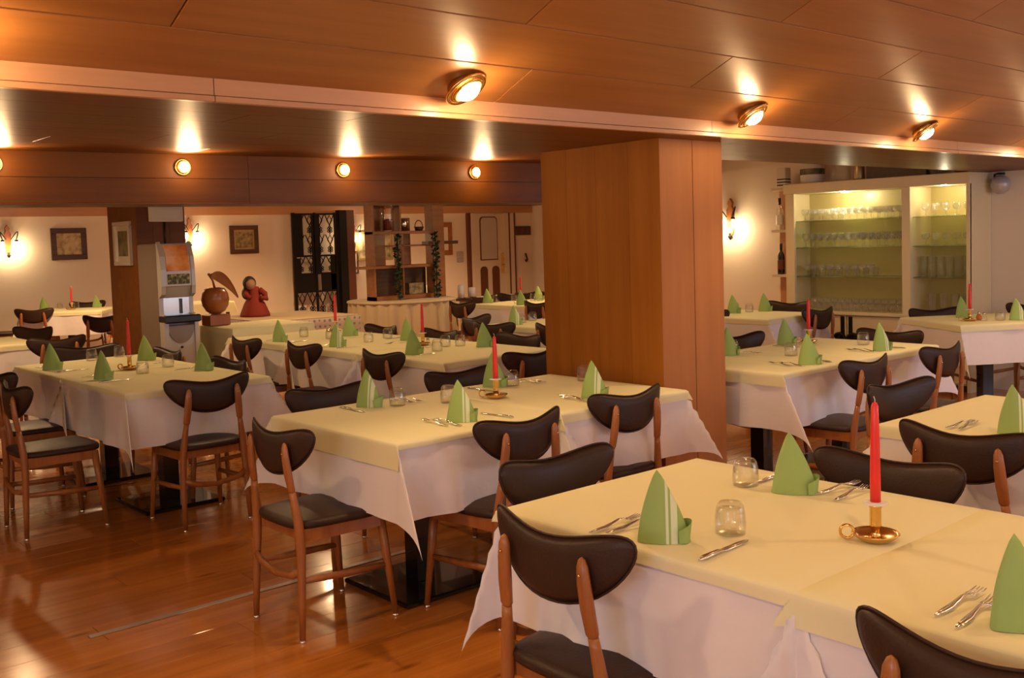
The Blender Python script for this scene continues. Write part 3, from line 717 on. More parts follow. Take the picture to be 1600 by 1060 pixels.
for nm, DD, me in (('fork', FK, fm), ('knife', KN, km)):
    for T, L in DD.items():
        for p, lab in ordered([(a[0], a[1], *a) for a in L], 'steel %s lying' % nm, NM[T]):
            x0, y0, x1, y1 = p[2:]; o = link(nm, me, None, (x0, y0, TOPZ+.0005), (0, 0, math.atan2(y1-y0, x1-x0))); tag(o, lab, nm, 'table %s' % ('forks' if nm == 'fork' else 'knives'))
def make_candlestick():
    t = thing('candlestick', '', 'candlestick')
    m = MB(); m.lathe([(0, 0), (.036, .0), (.044, .006), (.052, .014), (.056, .017), (.055, .0195), (.048, .0155), (.036, .008), (.014, .006), (0, .0055)], 28); m.build('dish', brass, t)
    m = MB(); m.lathe([(.016, .006), (.012, .014), (.009, .022), (.012, .030), (.0145, .034), (.0135, .040), (.0135, .078), (.0155, .082), (.0155, .088), (.0125, .088)], 18); m.build('stem', brass, t)
    m = MB(); m.tube([(-.050-.016+.016*math.cos(a), 0, .020+.016*math.sin(a)) for a in [2*PI*k/14 for k in range(14)]], .0035, 6, 2.2, closed=True); m.build('handle', brass, t)
    m = MB(); m.lathe([(.0115, .089), (.022, .087), (.029, .089), (.030, .091), (.020, .092), (.011, .094)], 18); m.build('drip_collar', wax_white, t)
    return t
def candle_mesh(h):
    return MB().lathe([(.0125, 0), (.0125, h*.2), (.0105, h*.7), (.0085, h*.96), (.005, h*.995), (0, h)], 16).mesh('candle', candle_red)
CAN = dict(T1=[(2.223, 1.251, .24)], T2=[(3.077, 3.672, .20)], T3=[(2.370, 6.435, .22)], T9=[(4.60, 7.62, .23), (4.349, 6.000, .21)], T4=[(5.90, 3.79, .2)], T6=[(7.95, 3.66, .2)], T10=[(7.884, 8.900, .22)], T7=[(4.45, 14.05, .22)])
s0 = make_candlestick(); first = True
wm = MB().tube([(0, 0, -.004), (.001, 0, .006), (-.004, 0, .014)], .0012, 5).mesh('wick', wick_m)
for T, L in CAN.items():
    for p, lab in ordered(L, 'brass chamber candlestick', NM[T]):
        o = s0 if first else dup(s0, (0, 0, 0), 0, lab); first = False
        o.location = (p[0], p[1], TOPZ); o.rotation_euler = (0, 0, yaw-PI/2-.2); o['label'] = lab; o['group'] = 'brass candlesticks'
        c = link('candle', candle_mesh(p[2]), None, (p[0], p[1], TOPZ+.0945)); tag(c, lab.replace('brass chamber candlestick', 'tall red candle in its brass stick'), 'candle', 'red taper candles')
        link('wick', wm, c, (0, 0, p[2]))
# cruets on the long rear table and by the cabinet
def cruet(label, x, y, body, cap):
    t = thing('shaker', label, 'shaker', (x, y, TOPZ), 0, 'glass shakers')
    MB().lathe([(0, 0), (.019, 0), (.021, .004), (.020, .03), (.012, .045), (.012, .05), (0, .05)], 12).build('body', body, t)
    MB().lathe([(.0135, .05), (.0135, .060), (.009, .067), (0, .068)], 12).build('cap', cap, t)
cruet('small glass salt shaker beside candle on the long rear table', 4.27, 5.83, glass_m, chrome)
cruet('small glass shaker right of candle on table before the cabinet', 8.00, 3.57, glass_m, chrome)
oil = pmat('amber_oil', (.45, .12, .02), .15)
cruet('amber filled shaker touching candlestick on table before the cabinet', 8.04, 3.63, oil, chrome)

# ------------------------------------------------------------------ pictures
def picture(label, loc, rz, wd, ht, fr, frm, artm, mat_w=.0, matm=None, inner=None):
    t = thing('framed_picture', label, 'picture', loc, rz, 'framed wall pictures')       # hangs with its face towards local -y
    for a in ((-wd/2, wd/2, -ht/2, -ht/2+fr), (-wd/2, wd/2, ht/2-fr, ht/2), (-wd/2, -wd/2+fr, -ht/2+fr, ht/2-fr), (wd/2-fr, wd/2, -ht/2+fr, ht/2-fr)):
        MB().bbox(a[0], a[1], -.03, -.002, a[2], a[3], .004).build('frame_side', frm, t)
    if mat_w: MB().box(-wd/2+fr, wd/2-fr, -.010, -.003, -ht/2+fr, ht/2-fr).build('mount', matm, t)
    q = fr+mat_w
    MB().box(-wd/2+q, wd/2-q, -.013, -.004, -ht/2+q, ht/2-q).build('print', artm, t)
    return t
picture('sepia print in wide dark wood frame left of the column', (4.885, YB, 1.64), 0, .50, .46, .075, dark_wood, art_sepia)
picture('dark print in dark wood frame right of the drinks machine', (7.64, YB, 1.64), 0, .50, .46, .07, dark_wood, art_dark, .03, gold_frame)
picture('landscape print in pale gold frame behind the wooden shelf unit', (10.16, YB, 1.47), 0, .78, .52, .05, gold_frame, art_land)
p4 = picture('small frame holding two dark photographs below the sconce', (9.66, YB, 1.19), 0, .28, .40, .02, dark_wood, tile_m)
for z in (.07, -.09): MB().box(-.06, .06, -.018, -.013, z-.055, z+.055).build('photograph', art_dark, p4)
picture('narrow green print in silver frame on the column side', (c0, 9.31, 1.575), R(-90), .40, .40, .035, silver_frame, art_green, .05, silver_frame)
picture('orange wood framed mirror on the back wall behind the shelf post', (11.62, YB, 1.56), 0, .60, .62, .09, shelf_wood, plaster)

# plates and switches on the back wall
t = thing('wall_panel', 'dark rectangular plate on the wall right of the white door', 'panel', (13.68, YB, 1.68)); MB().bbox(-.28, .26, -.03, -.001, -.09, .09, .006).build('plate', dark_wood, t)
for k in range(3): MB().bbox(-.2+.16*k, -.1+.16*k, -.036, -.03, -.05, .05, .003).build('label_field', redbrown, t)
t = thing('intercom', 'small grey double intercom box left of the white door', 'intercom', (12.1, YB, 1.21))
for z in (.05, -.06): MB().bbox(-.08, .08, -.03, -.001, z-.045, z+.045, .006).build('box', silver_plastic, t)
t = thing('coat_hook', 'tiny dark hook on the wall at the far right beside the pillar', 'hook', (13.80, YB, 1.14)); MB().tube([(0, -.002, .08), (0, -.04, .0), (0, -.06, -.05), (0, -.03, -.08), (0, -.002, -.05)], .02, 6).build('hook', dark_wood, t)

# ------------------------------------------------------------------ door
d = bpy.data.objects.new('door_1', None); col.objects.link(d); d.location = (12.84, YB, 0)
struct(d, 'cream door with frosted pane and two arched brown lower panels', 'door')
MB().box(-.42, .36, -.06, -.02, 0, 2.02).build('leaf', cream_paint, d)
def arch(x0, x1, z0, z1, r, n=6):
    p = [(x0, z0), (x1, z0)]
    for k in range(n+1): a = PI/2*k/n; p.append((x1-r+r*math.cos(a), z1-r+r*math.sin(a)))
    for k in range(n+1): a = PI/2+PI/2*k/n; p.append((x0+r+r*math.cos(a), z1-r+r*math.sin(a)))
    return p
frost = pmat('frosted_pane', (.55, .50, .45), .25)
MB().prism(arch(-.27, .17, 1.12, 1.97, .08), -.075, -.06).build('pane_frame', redbrown, d)
MB().prism(arch(-.25, .15, 1.14, 1.95, .07), -.080, -.07).build('pane', frost, d)
for a, b in ((-.28, -.10), (.02, .20)): MB().prism(arch(a, b, .25, 1.0, .08), -.072, -.06).build('lower_panel', redbrown, d)
MB().tube([(.29, -.07, 1.02), (.29, -.11, 1.02), (.24, -.11, 1.02)], .012, 6).build('door_handle', brass, d)
MB().bbox(.26, .32, -.075, -.06, .85, 1.25, .004).build('handle_plate', brass, d)
for a, b, mm in ((-.56, -.50, redbrown), (-.50, -.42, cream_paint), (.36, .46, cream_paint), (.46, .50, redbrown), (.50, .60, cream_paint), (.60, .64, redbrown)):
    MB().bbox(a, b, -.08, 0, 0, 2.04, .004).build('door_frame_strip', mm, d)

# ------------------------------------------------------------------ low wall, post and shelf unit
struct(MB().box(8.3, XF, 10.45, 10.6, 0, .71).build('wall_low', plaster), 'low cream partition wall with dark cap behind the far tables')
struct(MB().bbox(8.28, XF, 10.40, 10.65, .71, .755, .006).build('trim_3', dark_wood), 'dark wooden cap of the low partition wall', 'trim')
for k, (x, h) in enumerate(((8.27, .17), (8.46, .13))):
    t = thing('pillar_candle', ['taller cream pillar candle on the low wall beside the shelf post', 'shorter cream pillar candle on the low wall'][k], 'candle', (x, 10.52, .755), 0, 'cream pillar candles')
    MB().lathe([(0, 0), (.045, 0), (.045, h), (.035, h+.004), (.03, h-.004), (0, h-.006)], 16).build('wax', wax_white, t)
    MB().lathe([(.058, 0), (.06, .006), (.05, .008), (.05, 0)], 16).build('saucer', brass, t)
SX0, SX1, SY0, SY1, SZ = 6.77, 7.65, 10.28, 10.46, .815
sh = thing('shelf_unit', 'open brown wooden shelf unit with ivy on the skirted buffet', 'shelf', (SX0, SY0, SZ))
W_, D_ = SX1-SX0, SY1-SY0
def sp(n, x0, x1, y0, y1, z0, z1, mm=shelf_wood): return MB().bbox(x0, x1, y0, y1, z0, z1, .003).build(n, mm, sh)
sp('side_panel', 0, .025, 0, D_, 0, 1.24)
sp('base', 0, W_, 0, D_, 0, .05)
sp('shelf', -.14, W_, -.06, D_, .385, .42)
sp('shelf', .025, W_, 0, D_, .645, .665)
sp('shelf', 0, W_, -.07, D_, .80, .835)
sp('shelf', .025, .42, .125, D_, 1.12, 1.14)
sp('divider', .42, .44, 0, D_, .05, .80)
sp('divider', .40, .42, 0, D_, .835, 1.24)
sp('back_board', .025, .28, D_-.02, D_, .42, 1.12)
sp('back_board', .44, .66, D_-.02, D_, .42, 1.0)
sp('back_board', .025, W_, D_-.02, D_, .05, .385, dark_wood)
sp('side_shelf', .42, W_+.42, .01, .15, 1.17, 1.20, dark_wood)
sp('side_shelf', W_-.05, W_+.42, .01, .15, .66, .70, dark_wood)
sp('top_board', 0, W_, D_-.02, D_, 1.14, 1.34)
MB().bbox(W_+.02, W_+.19, .0, .17, -SZ+.816, ZB-SZ, .004).build('post', shelf_wood, sh)
def ivy(label, x, z0, z1):
    rnd = random.Random(int(x*100)); m = MB()
    for k in range(110):
        z = z0+(z1-z0)*k/110; a = rnd.uniform(0, 6.28); r = .052*rnd.uniform(.3, 1); c = Vector((r*math.cos(a), r*math.sin(a)*.7, z)); s = .034
        u = Vector((rnd.uniform(-1, 1), rnd.uniform(-1, 1), rnd.uniform(-1, .3))).normalized(); v = u.orthogonal().normalized()
        m.add([c-u*s, c+v*s*.7, c+u*s, c-v*s*.7, c+u.cross(v)*s*.2], [(0, 1, 4), (1, 2, 4), (2, 3, 4), (3, 0, 4)])
    t = thing('ivy_garland', label, 'plant', (SX0+x, SY0-.115, SZ), 0, 'hanging ivy garlands')
    o = m.build('leaves', ivy_m, t); o['kind'] = 'stuff'
    MB().tube([(0, 0, z0), (.01, 0, (z0+z1)/2), (0, 0, z1)], .008, 6).build('stem', ivy_m, t)
ivy('dark green ivy garland hanging at the left of the shelf unit', .27, .02, .80)
ivy('dark green ivy garland hanging at the right of the shelf unit', .84, .0, .82)
t = thing('glass_vase', 'tall glass vase with red filling on the shelf unit', 'vase', (SX0+.24, SY0+.015, SZ+.8355))
MB().lathe([(0, 0), (.07, 0), (.075, .01), (.072, .15), (.08, .36), (.085, .39), (.08, .39), (.07, .15), (.07, .01)], 18).build('glass', glass_m, t)
MB().lathe([(0, .012), (.062, .012), (.064, .13), (.03, .15), (0, .14)], 14).build('filling', red_cloth, t)
m = MB(); rnd = random.Random(4)
for k in range(26): m.sphere((rnd.uniform(-.06, .06), rnd.uniform(-.05, .05), rnd.uniform(.28, .44)), .022, 7, 5)
m.build('dried_flowers', pmat('dried_flower', (.42, .16, .10), .8), t)
o = MB().lathe([(0, 0), (.06, 0), (.06, .14), (.055, .145), (0, .145)], 16).build('tin', chrome, None, (SX0+.50, SY0+.08, SZ+.8355)); tag(o, 'short silver tin on the shelf unit beside the vase', 'tin')
t = thing('basket', 'small dark basket with hoop handle on the shelf unit', 'basket', (SX0+.74, SY0+.08, SZ+.8355))
MB().lathe([(0, 0), (.045, 0), (.065, .05), (.06, .05), (.04, .01), (0, .008)], 14).build('bowl', dark_wood, t)
MB().tube([(.06*math.cos(a), 0, .045+.085*math.sin(a)) for a in [PI*k/10 for k in range(11)]], .006, 6).build('handle', dark_wood, t)
o = MB().bbox(0, .30, 0, .11, 0, .11, .006).build('wooden_box', fascia_wood, None, (SX0+.45, SY0+.04, SZ+1.2005)); tag(o, 'pale wooden box on the top of the shelf unit', 'box')
o = MB().bbox(0, .22, 0, .12, 0, .14, .006).build('book_box', art_dark, None, (SX0+.52, SY0+.02, SZ+.0505)); tag(o, 'brown patterned box in the bottom of the shelf unit', 'box')
# skirted buffet
bu = thing('buffet_table', 'round buffet table with cream pleated skirt under the shelf unit', 'table', (7.20, 10.34, 0))
def skirt(a, b):
    th = a*2*PI; r = .65+.036*math.sin(th*26)*(.35+.65*b)+.03*b
    return (r*math.cos(th), r*math.sin(th), .80-.79*b)
skirt_m = pmat('cream_skirt', (.62, .47, .27), .8, sheen=.2)
MB().grid(skirt, 368, 3).build('skirt', skirt_m, bu)
MB().lathe([(0, .79), (.67, .79), (.675, .80), (.67, .812), (0, .812)], 48).build('table_top', skirt_m, bu)
MB().lathe([(.0, 0), (.5, 0), (.5, .04), (.08, .06), (.08, .78), (.6, .788), (0, .789)], 20).build('trestle', dark_wood, bu)

# ------------------------------------------------------------------ iron grille gate
g = thing('iron_grille', 'tall black wrought iron grille gate with diamond pattern', 'gate', (8.36, 15.1, 0))
GW = .86
for a in ((0, .05), (.415, .445), (GW-.05, GW)): MB().bbox(a[0], a[1], -.02, .02, .30, 2.06, .004).build('upright', iron, g)
for z in (.32, .72, 1.02, 1.32, 2.02): MB().bbox(.05, GW-.05, -.014, .014, z, z+.03, .003).build('crossbar', iron, g)
def motif(x, z, w_, h_, n):
    m = MB(); r = .009
    m.tube([(x-w_/2, 0, z+h_), (x+w_*.12, 0, z+h_*.35)], r, 5); m.tube([(x+w_/2, 0, z+h_), (x-w_*.12, 0, z+h_*.35)], r, 5)
    m.tube([(x, 0, z+h_*.97), (x+w_*.30, 0, z+h_*.72), (x, 0, z+h_*.47), (x-w_*.30, 0, z+h_*.72)], r, 5, closed=True)
    m.tube([(x, 0, z+h_*.36), (x, 0, z)], r, 5)
    for dx, dz in ((-.16, .10), (.16, .10), (-.16, .24), (.16, .24)):
        m.tube([(x+dx*w_+.11*w_*math.cos(a), 0, z+dz*h_+.05*h_*math.sin(a)+.02) for a in [2*PI*k/8 for k in range(8)]], r*.9, 5, closed=True)
    m.build('scroll_motif', iron, g)
for k in range(4): motif(.14+.193*k, .345, .19, .38, 0)
for zz, hh in ((1.05, .27), (1.36, .33), (1.69, .33)):
    for k in range(4): motif(.14+.193*k, zz, .17, hh, 1)
for a, b, c, d_ in ((.05, .20, 1.32, 2.02), (.36, .52, 1.02, 2.02), (GW-.15, GW-.05, .72, 1.32), (.05, .40, .75, 1.02), (.52, .80, .75, 1.02), (.05, .14, 1.02, 1.3)):
    MB().box(a, b, -.006, .006, c, d_).build('backing_plate', iron, g)
t = thing('door_post', 'dark and brown wooden door post right of the iron grille', 'post', (9.24, 15.1, 0))
MB().bbox(0, .14, -.06, .06, 0, 2.10, .005).build('post', iron, t); MB().bbox(.15, .30, -.05, .05, 0, 2.10, .005).build('board', redbrown, t)
# furniture glimpsed behind the buffet
t = thing('side_table', 'pale yellow clothed side table beyond the buffet', 'table', (9.95, 14.3, 0)); MB().bbox(0, .8, 0, .6, .72, .75, .005).build('top', dark_wood, t)
cloth_mesh(.8, .6, (.3, .3, .3, .3), .752, .5, .015, 77).build('cloth', yellow_cloth, t); MB().bbox(.36, .44, .26, .34, 0, .72, .004).build('leg', black_metal, t)

# ------------------------------------------------------------------ drinks machine, control box, apple, doll, clothed side tables
mc = thing('drinks_machine', 'silver grey upright drinks machine in front of the column', 'machine', (3.37, 8.3, 0))
MB().bbox(0, .29, .10, .52, .0, 1.56, .012).build('body', grey_metal, mc)
prof = [(.10, .0), (.02, .0), (.0, .05), (.0, .80), (.0, .88), (.0, .95), (.09, .965), (.09, 1.10), (.03, 1.13), (.02, 1.20), (.02, 1.34), (.035, 1.45), (.07, 1.53), (.10, 1.575)]
MB().prism(prof, .262, .295, 'yz').build('front_cheek', silver_plastic, mc); MB().prism(prof, -.004, .033, 'yz').build('front_cheek', silver_plastic, mc)
MB().prism([(.03, 1.20), (.045, 1.20), (.10, 1.09), (.11, 1.09), (.11, 1.56), (.08, 1.55), (.045, 1.45), (.03, 1.34)], .033, .262, 'yz').build('upper_front', silver_plastic, mc)
MB().bbox(.033, .262, .02, .11, .0, .865, .006).build('lower_front', silver_plastic, mc)
MB().prism([(.024, 1.325), (.04, 1.325), (.055, 1.45), (.08, 1.545), (.07, 1.545), (.039, 1.45), (.024, 1.34)], .05, .25, 'yz').build('picture_panel', art_panel, mc)
MB().bbox(.055, .245, .022, .035, 1.215, 1.30, .004).build('badge', art_badge, mc)
MB().bbox(.033, .262, .095, .11, .95, 1.10, .002).build('recess_back', chrome, mc)
MB().bbox(.18, .19, .07, .095, .96, 1.09, .002).build('nozzle', black_plastic, mc)
MB().bbox(-.01, .30, -.05, .10, .89, .955, .012).build('drip_tray', black_plastic, mc)
MB().prism([(.145+.115*math.cos(PI+PI*k/16), .865+.15*math.sin(PI+PI*k/16)) for k in range(17)], .008, .022).build('round_panel', grey_metal, mc)
MB().lathe([(0, .005), (.010, .007), (.010, .022)], 10, (.145, 0, .68), 'y').build('lock', black_plastic, mc)
t = thing('control_box', 'flat white control box high on the column front', 'box', (3.705, 9.0, 1.83))
MB().bbox(-.15, .15, -.05, -.001, -.07, .07, .006).build('case', tile_m, t); MB().bbox(-.13, .13, -.055, -.05, -.055, .055, .003).build('cover', tile_m, t)
MB().tube([(-.01, -.012, -.07), (-.012, -.012, -.3)], .008, 6).build('cable', black_plastic, t)
def side_table(label, x0, y0, wx, wy, h, ov, oc, rz=0, cat='table'):
    t = thing('clothed_table', label, cat, (x0, y0, 0), rz); MB().bbox(.005, wx-.005, .005, wy-.005, h-.035, h-.006, .004).build('table_top', dark_wood, t)
    for a in (.05, wx-.09):
        for b in (.05, wy-.09): MB().bbox(a, a+.04, b, b+.04, 0, h-.035, .003).build('leg', dark_wood, t)
    cloth_mesh(wx, wy, (ov,)*4, h, .22, .015, int(x0*10)).build('cloth', oc, t)
    return t
side_table('table draped in pale yellow cloth under the wooden apple', 3.96, 8.27, .80, .72, .80, .40, yellow_cloth)
side_table('long low sideboard with grey dotted cloth carrying the doll', 4.98, 9.62, 1.15, 1.30, .72, .45, pattern_m, 0, 'sideboard')
o = MB().bbox(0, 1.15, 0, 1.30, .7215, .728, .002).build('sideboard_runner', pmat('beige_runner', (.55, .42, .25), .8), None, (4.98, 9.62, 0)); tag(o, 'plain beige runner covering the sideboard under the doll', 'tablecloth')
t = side_table('small far table with pale yellow cloth behind the apple', 5.75, 13.6, .8, .7, .75, .15, yellow_cloth)
ap = thing('apple_sculpture', 'large carved wooden apple with leaf on a wooden block', 'sculpture', (4.055, 8.80, .8035))
MB().bbox(-.098, .098, -.09, .09, 0, .10, .006).build('plinth', apple_wood, ap)
MB().lathe([(0, .10), (.04, .103), (.085, .13), (.115, .18), (.125, .235), (.117, .29), (.09, .335), (.045, .345), (.02, .335), (0, .325)], 24).build('apple', apple_wood, ap)
MB().tube([(0, 0, .34), (-.02, -.01, .41), (-.06, -.015, .475)], [.012, .009, .012], 8).build('stem', apple_wood, ap)
def leaf(a, b):
    s = a; v = (b*2-1); wd = .055*math.sin(PI*min(1, s*1.02))**.8
    return (-.05+.27*s, -.02-.01*v+.01*math.sin(6*s), .47-.18*s*s*1.2+.02*math.sin(PI*s)-abs(v)*.02+v*wd)
def leaf2(a, b): p = leaf(a, b); return (p[0], p[1]+.010, p[2])
MB().grid(leaf, 14, 6).grid(leaf2, 14, 6).build('leaf', apple_wood, ap)
do = thing('doll', 'doll in red dress with dark hair bowing on the sideboard', 'doll', (5.33, 10.55, .7285), R(-35))
MB().lathe([(0, 0), (.17, 0), (.165, .03), (.12, .14), (.075, .22), (.065, .26), (.07, .30), (.05, .335), (0, .34)], 20).build('dress', red_cloth, do)
MB().tube([(.06, -.01, .30), (.12, -.03, .25), (.14, -.06, .20), (.08, -.10, .215)], [.035, .035, .03, .025], 8).build('sleeve', red_cloth, do)
MB().tube([(-.06, -.01, .30), (-.09, -.05, .25), (-.03, -.10, .215)], [.035, .033, .025], 8).build('sleeve', red_cloth, do)
MB().sphere((-.03, -.05, .365), .058, 14, 10, (1, 1, 1.1)).build('head', skin_m, do)
MB().sphere((-.045, -.02, .375), .075, 14, 10, (1, 1, 1.1)).sphere((-.085, .0, .26), .055, 10, 8, (1, 1, 1.3)).sphere((-.06, .02, .32), .06, 10, 8).build('hair', hair_m, do)

# ------------------------------------------------------------------ glass cabinet on the right wall
CXF = 9.0
cb = thing('glass_cabinet', 'large cream wall cabinet with glass shelves full of glasses', 'cabinet', (CXF, 4.137, 0))
CW = 6.035-4.137; DP = XR-CXF-.005
def cp(n, x0, x1, y0, y1, z0, z1, mm=cabinet_m, par=None): return MB().bbox(x0, x1, y0, y1, z0, z1, .003).build(n, mm, par or cb)
cp('side_panel', 0, DP, 0, .03, 0, 1.975); cp('side_panel', 0, DP, CW-.03, CW, 0, 1.975)
cp('cornice', -.03, DP, -.005, CW+.004, 1.875, 1.975)
cp('divider', -.01, DP-.02, .555, .635, .69, 1.875)
cp('stile', -.015, .02, 0, .03, .69, 1.875); cp('stile', -.015, .02, CW-.11, CW-.03, .69, 1.875)
cp('back_panel', DP-.02, DP, .03, CW-.03, .69, 1.875, mirror_m)
cp('counter', -.03, DP, .0, CW, .665, .695)
cp('base_body', .03, DP, .03, CW-.03, .06, .665)
cp('plinth', .05, DP, .02, CW-.02, 0, .06, dark_wood)
for k, (a, b) in enumerate(((.04, .555), (.575, 1.21), (1.225, CW-.04))):
    dr = cp('door', 0, .03, a, b, .08, .655)
for y in (1.175, 1.26):                                   # black ring handles on black straps
    MB().bbox(-.008, .0, y-.02, y+.02, .09, .65, .002).build('handle_strap', iron, cb)
    MB().lathe([(.045, -.022), (.045, -.008), (.075, -.008), (.075, -.022), (.060, -.028), (.045, -.022)], 20, (0, y+(.03 if y > 1.2 else -.03), .42), 'x').build('ring_handle', iron, cb)
    MB().lathe([(.022, -.02), (.022, -.004), (0, -.004)], 14, (0, y+(.03 if y > 1.2 else -.03), .42), 'x').build('knob', iron, cb)
SHL = (1.60, 1.33, 1.04)
for z in SHL:
    cp('glass_shelf', .03, DP-.025, .64, CW-.035, z-.010, z, shelf_glass)
    cp('glass_shelf', .03, DP-.025, .035, .55, z-.010, z, shelf_glass)
cp('light_spot', .12, .16, 1.28, 1.34, 1.865, 1.874, bulb_m)
point('cabinet_light', cb, (.14, 1.31, 1.84), 5, (1, .85, .55), .02)
point('cabinet_light', cb, (.14, .3, 1.84), 2.2, (1, .85, .55), .02)
def stem_glass(h, rb): 
    m = MB(); m.lathe([(0, 0), (rb*.9, 0), (rb*.85, .004), (.006, .010), (.005, h*.42), (rb*.7, h*.50), (rb*1.05, h*.70), (rb*.95, h), (rb*.9, h), (rb, h*.7), (rb*.6, h*.52), (0, h*.47)], 12)
    return m.mesh('wine_glass', bar_glass)
def tall_glass(h, rb): return MB().lathe([(0, 0), (rb*.85, 0), (rb, h), (rb*.93, h), (rb*.78, .012), (0, .012)], 12).mesh('beer_glass', bar_glass)
G1, G2, G3, G4 = stem_glass(.115, .036), stem_glass(.14, .034), tall_glass(.085, .034), tall_glass(.19, .036)
NTH = ['leftmost']+[w_+' from left' for w_ in 'second third fourth fifth sixth seventh eighth ninth tenth eleventh twelfth thirteenth fourteenth fifteenth'.split()]
def row(me, nm, y0, y1, n, x, z, label, flip=False):
    for k in range(n):
        y = y0+(y1-y0)*k/max(1, n-1)
        o = link(nm, me, None, (CXF+x+random.uniform(-.005, .005), 4.137+y, z+.0006))
        j = n-1-k
        tag(o, label.replace('glass ', 'glass, %s, ' % NTH[j], 1) if 'glass ' in label else label.replace('tumbler ', 'tumbler, %s, ' % NTH[j], 1), 'glass', label.replace(' in ', ' of ', 1))
L0, L1 = .72, CW-.16
row(G1, 'wine_glass', L0, L1, 15, .11, 1.60, 'stemmed glass in front row on the top cabinet shelf')
row(G1, 'wine_glass', L0, L1, 15, .28, 1.60, 'stemmed glass in rear row on the top cabinet shelf')
row(G2, 'wine_glass', L0, L1, 14, .12, 1.33, 'wine glass in front row on the second cabinet shelf')
row(G2, 'wine_glass', L0+.05, L1, 13, .27, 1.33, 'wine glass in rear row on the second cabinet shelf')
row(G1, 'wine_glass', 1.02, L1, 9, .12, 1.04, 'small stemmed glass on the left of third cabinet shelf')
row(G3, 'tumbler', 1.06, L1, 8, .27, 1.04, 'small tumbler at the back of third cabinet shelf')
row(G3, 'tumbler', L0, L1, 15, .10, .695, 'small tumbler in front row on the cabinet counter')
row(G1, 'wine_glass', L0, L1, 14, .26, .695, 'stemmed glass in rear row on the cabinet counter')
row(G1, 'wine_glass', .09, .48, 5, .14, 1.60, 'stemmed glass on top shelf of the narrow cabinet bay')
row(G1, 'wine_glass', .09, .48, 5, .14, 1.33, 'stemmed glass on second shelf of the narrow cabinet bay')
row(G4, 'beer_glass', .08, .49, 6, .12, 1.04, 'tall beer glass on third shelf of the narrow cabinet bay')
row(G4, 'beer_glass', .09, .42, 4, .14, .695, 'tall beer glass on the counter of the narrow cabinet bay')
# things on the cabinet
o = MB().bbox(0, .10, 0, .10, 0, .20, .004).build('tile_block', stripes('diamond_tile', (.72, .66, .55), (.02, .018, .015), (-.02, .02, .05, .08), (.006, .006, .006, .006), 2), None, (9.10, 6.10, 1.96)); 
t = tag(o, 'black and white patterned tile block left of the cabinet top', 'ornament')
t = thing('ceramic_jar', 'cream ceramic jar with flower motif on the cabinet top', 'jar', (9.18, 5.83, 1.976)); MB().lathe([(0, 0), (.10, 0), (.12, .03), (.12, .19), (.09, .23), (.07, .25), (0, .25)], 18).build('body', tile_m, t); MB().lathe([(.122, .09), (.1225, .10), (.1225, .14), (.122, .15)], 18).build('motif_band', art_green, t)
t = thing('glass_jar', 'clear blue tinted glass jar on the cabinet top', 'jar', (9.16, 5.50, 1.976)); MB().lathe([(0, 0), (.09, 0), (.10, .02), (.10, .17), (.08, .20), (.08, .21), (.075, .21), (.09, .16), (.09, .02), (0, .01)], 16).build('body', bar_glass, t); MB().lathe([(.082, .205), (.085, .23), (0, .235)], 14).build('lid', chrome, t)
t = thing('brass_jar', 'narrow golden jar right of the glass jar on cabinet top', 'jar', (9.16, 5.30, 1.976)); MB().lathe([(0, 0), (.05, 0), (.055, .02), (.05, .16), (.035, .2), (0, .2)], 14).build('body', gold_frame, t); MB().lathe([(.03, .2), (.02, .23), (0, .24)], 10).build('lid', gold_frame, t)
o = MB().bbox(0, .22, 0, .60, 0, .15, .008).build('wooden_crate', dark_wood, None, (9.12, 4.60, 1.976)); tag(o, 'long dark wooden box lying on the cabinet top', 'box')
o = MB().lathe([(0, 0), (.06, 0), (.085, .06), (.085, .09), (.075, .09), (.05, .01), (0, .01)], 16).build('bowl', bar_glass, None, (9.10, 4.48, 1.976)); tag(o, 'small glass bowl on the right of the cabinet top', 'bowl')
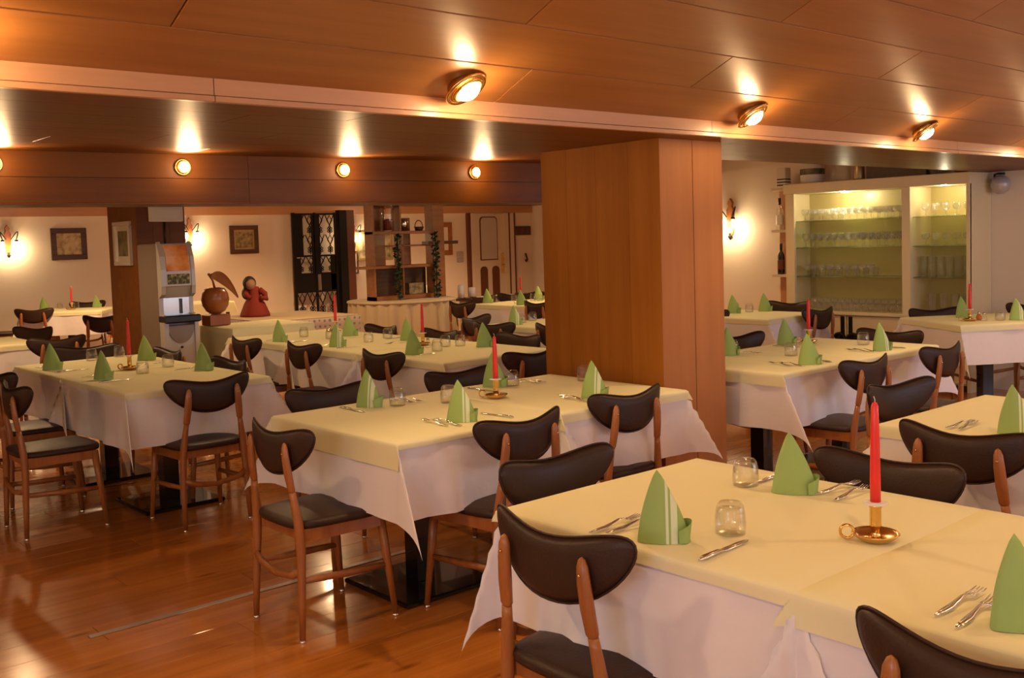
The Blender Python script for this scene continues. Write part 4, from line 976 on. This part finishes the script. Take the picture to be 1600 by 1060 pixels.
o = MB().lathe([(0, 0), (.05, 0), (.08, .05), (.075, .09), (.03, .1), (0, .1)], 16).build('copper_pot', apple_wood, None, (9.12, 4.27, 1.976)); tag(o, 'copper brown pot at the right end of cabinet top', 'pot')
# bottle shelves left of the cabinet
bs = thing('bottle_rack', 'narrow cream rack of bottle shelves left of the cabinet', 'shelf', (9.2, 6.05, 0))
MB().bbox(.16, .215, 0, .30, 0, 1.96, .004).build('back_board', fascia_wood, bs)
for z in (.62, 1.02, 1.49, 1.93): MB().prism([(-.02, 0), (.16, 0), (.16, .30), (.06, .32), (-.02, .28)], z, z+.028, 'xy').build('shelf', cream_paint, bs)
def bottle(label, x, y, z, gm, h=.30, cap=black_plastic):
    t = thing('bottle', label, 'bottle', (x, y, z), 0, 'bottles on the rack')
    MB().lathe([(0, 0), (.036, 0), (.038, .005), (.038, h*.58), (.03, h*.68), (.014, h*.76), (.013, h), (0, h)], 14).build('body', gm, t)
    MB().lathe([(.0145, h*.80), (.0155, h*1.0), (.012, h*1.02), (0, h*1.02)], 10).build('cap', cap, t)
    MB().lathe([(.0384, h*.16), (.0386, h*.18), (.0386, h*.46), (.0384, h*.48)], 14).build('label', tile_m if gm is bar_glass else redbrown, t)
dk = pmat('dark_bottle_glass', (.012, .008, .006), .12, spec=.7)
bottle('clear bottle with black cap on the upper bottle shelf', 9.26, 6.28, 1.5185, bar_glass, .33)
bottle('red capped bottle on the upper bottle shelf beside cabinet', 9.30, 6.17, 1.5185, dk, .34, candle_red)
bottle('dark wine bottle on the middle bottle shelf', 9.26, 6.27, 1.0485, dk, .32)
bottle('dark wine bottle on the middle bottle shelf nearest the cabinet', 9.30, 6.16, 1.0485, dk, .34)
bottle('dark bottle on the lowest bottle shelf', 9.28, 6.17, .6485, dk, .34)
# loudspeaker on the wall
t = thing('wall_speaker', 'grey round speaker on a black bracket right of the cabinet', 'speaker', (9.33, 4.02, 1.86))
MB().sphere((0, 0, 0), .085, 18, 12, (.9, 1, 1)).build('housing', silver_plastic, t)
MB().tube([(.085, 0, .10), (.03, .03, .10), (-.01, .045, .09), (.0, .05, .02)], .010, 8).build('bracket', black_plastic, t)
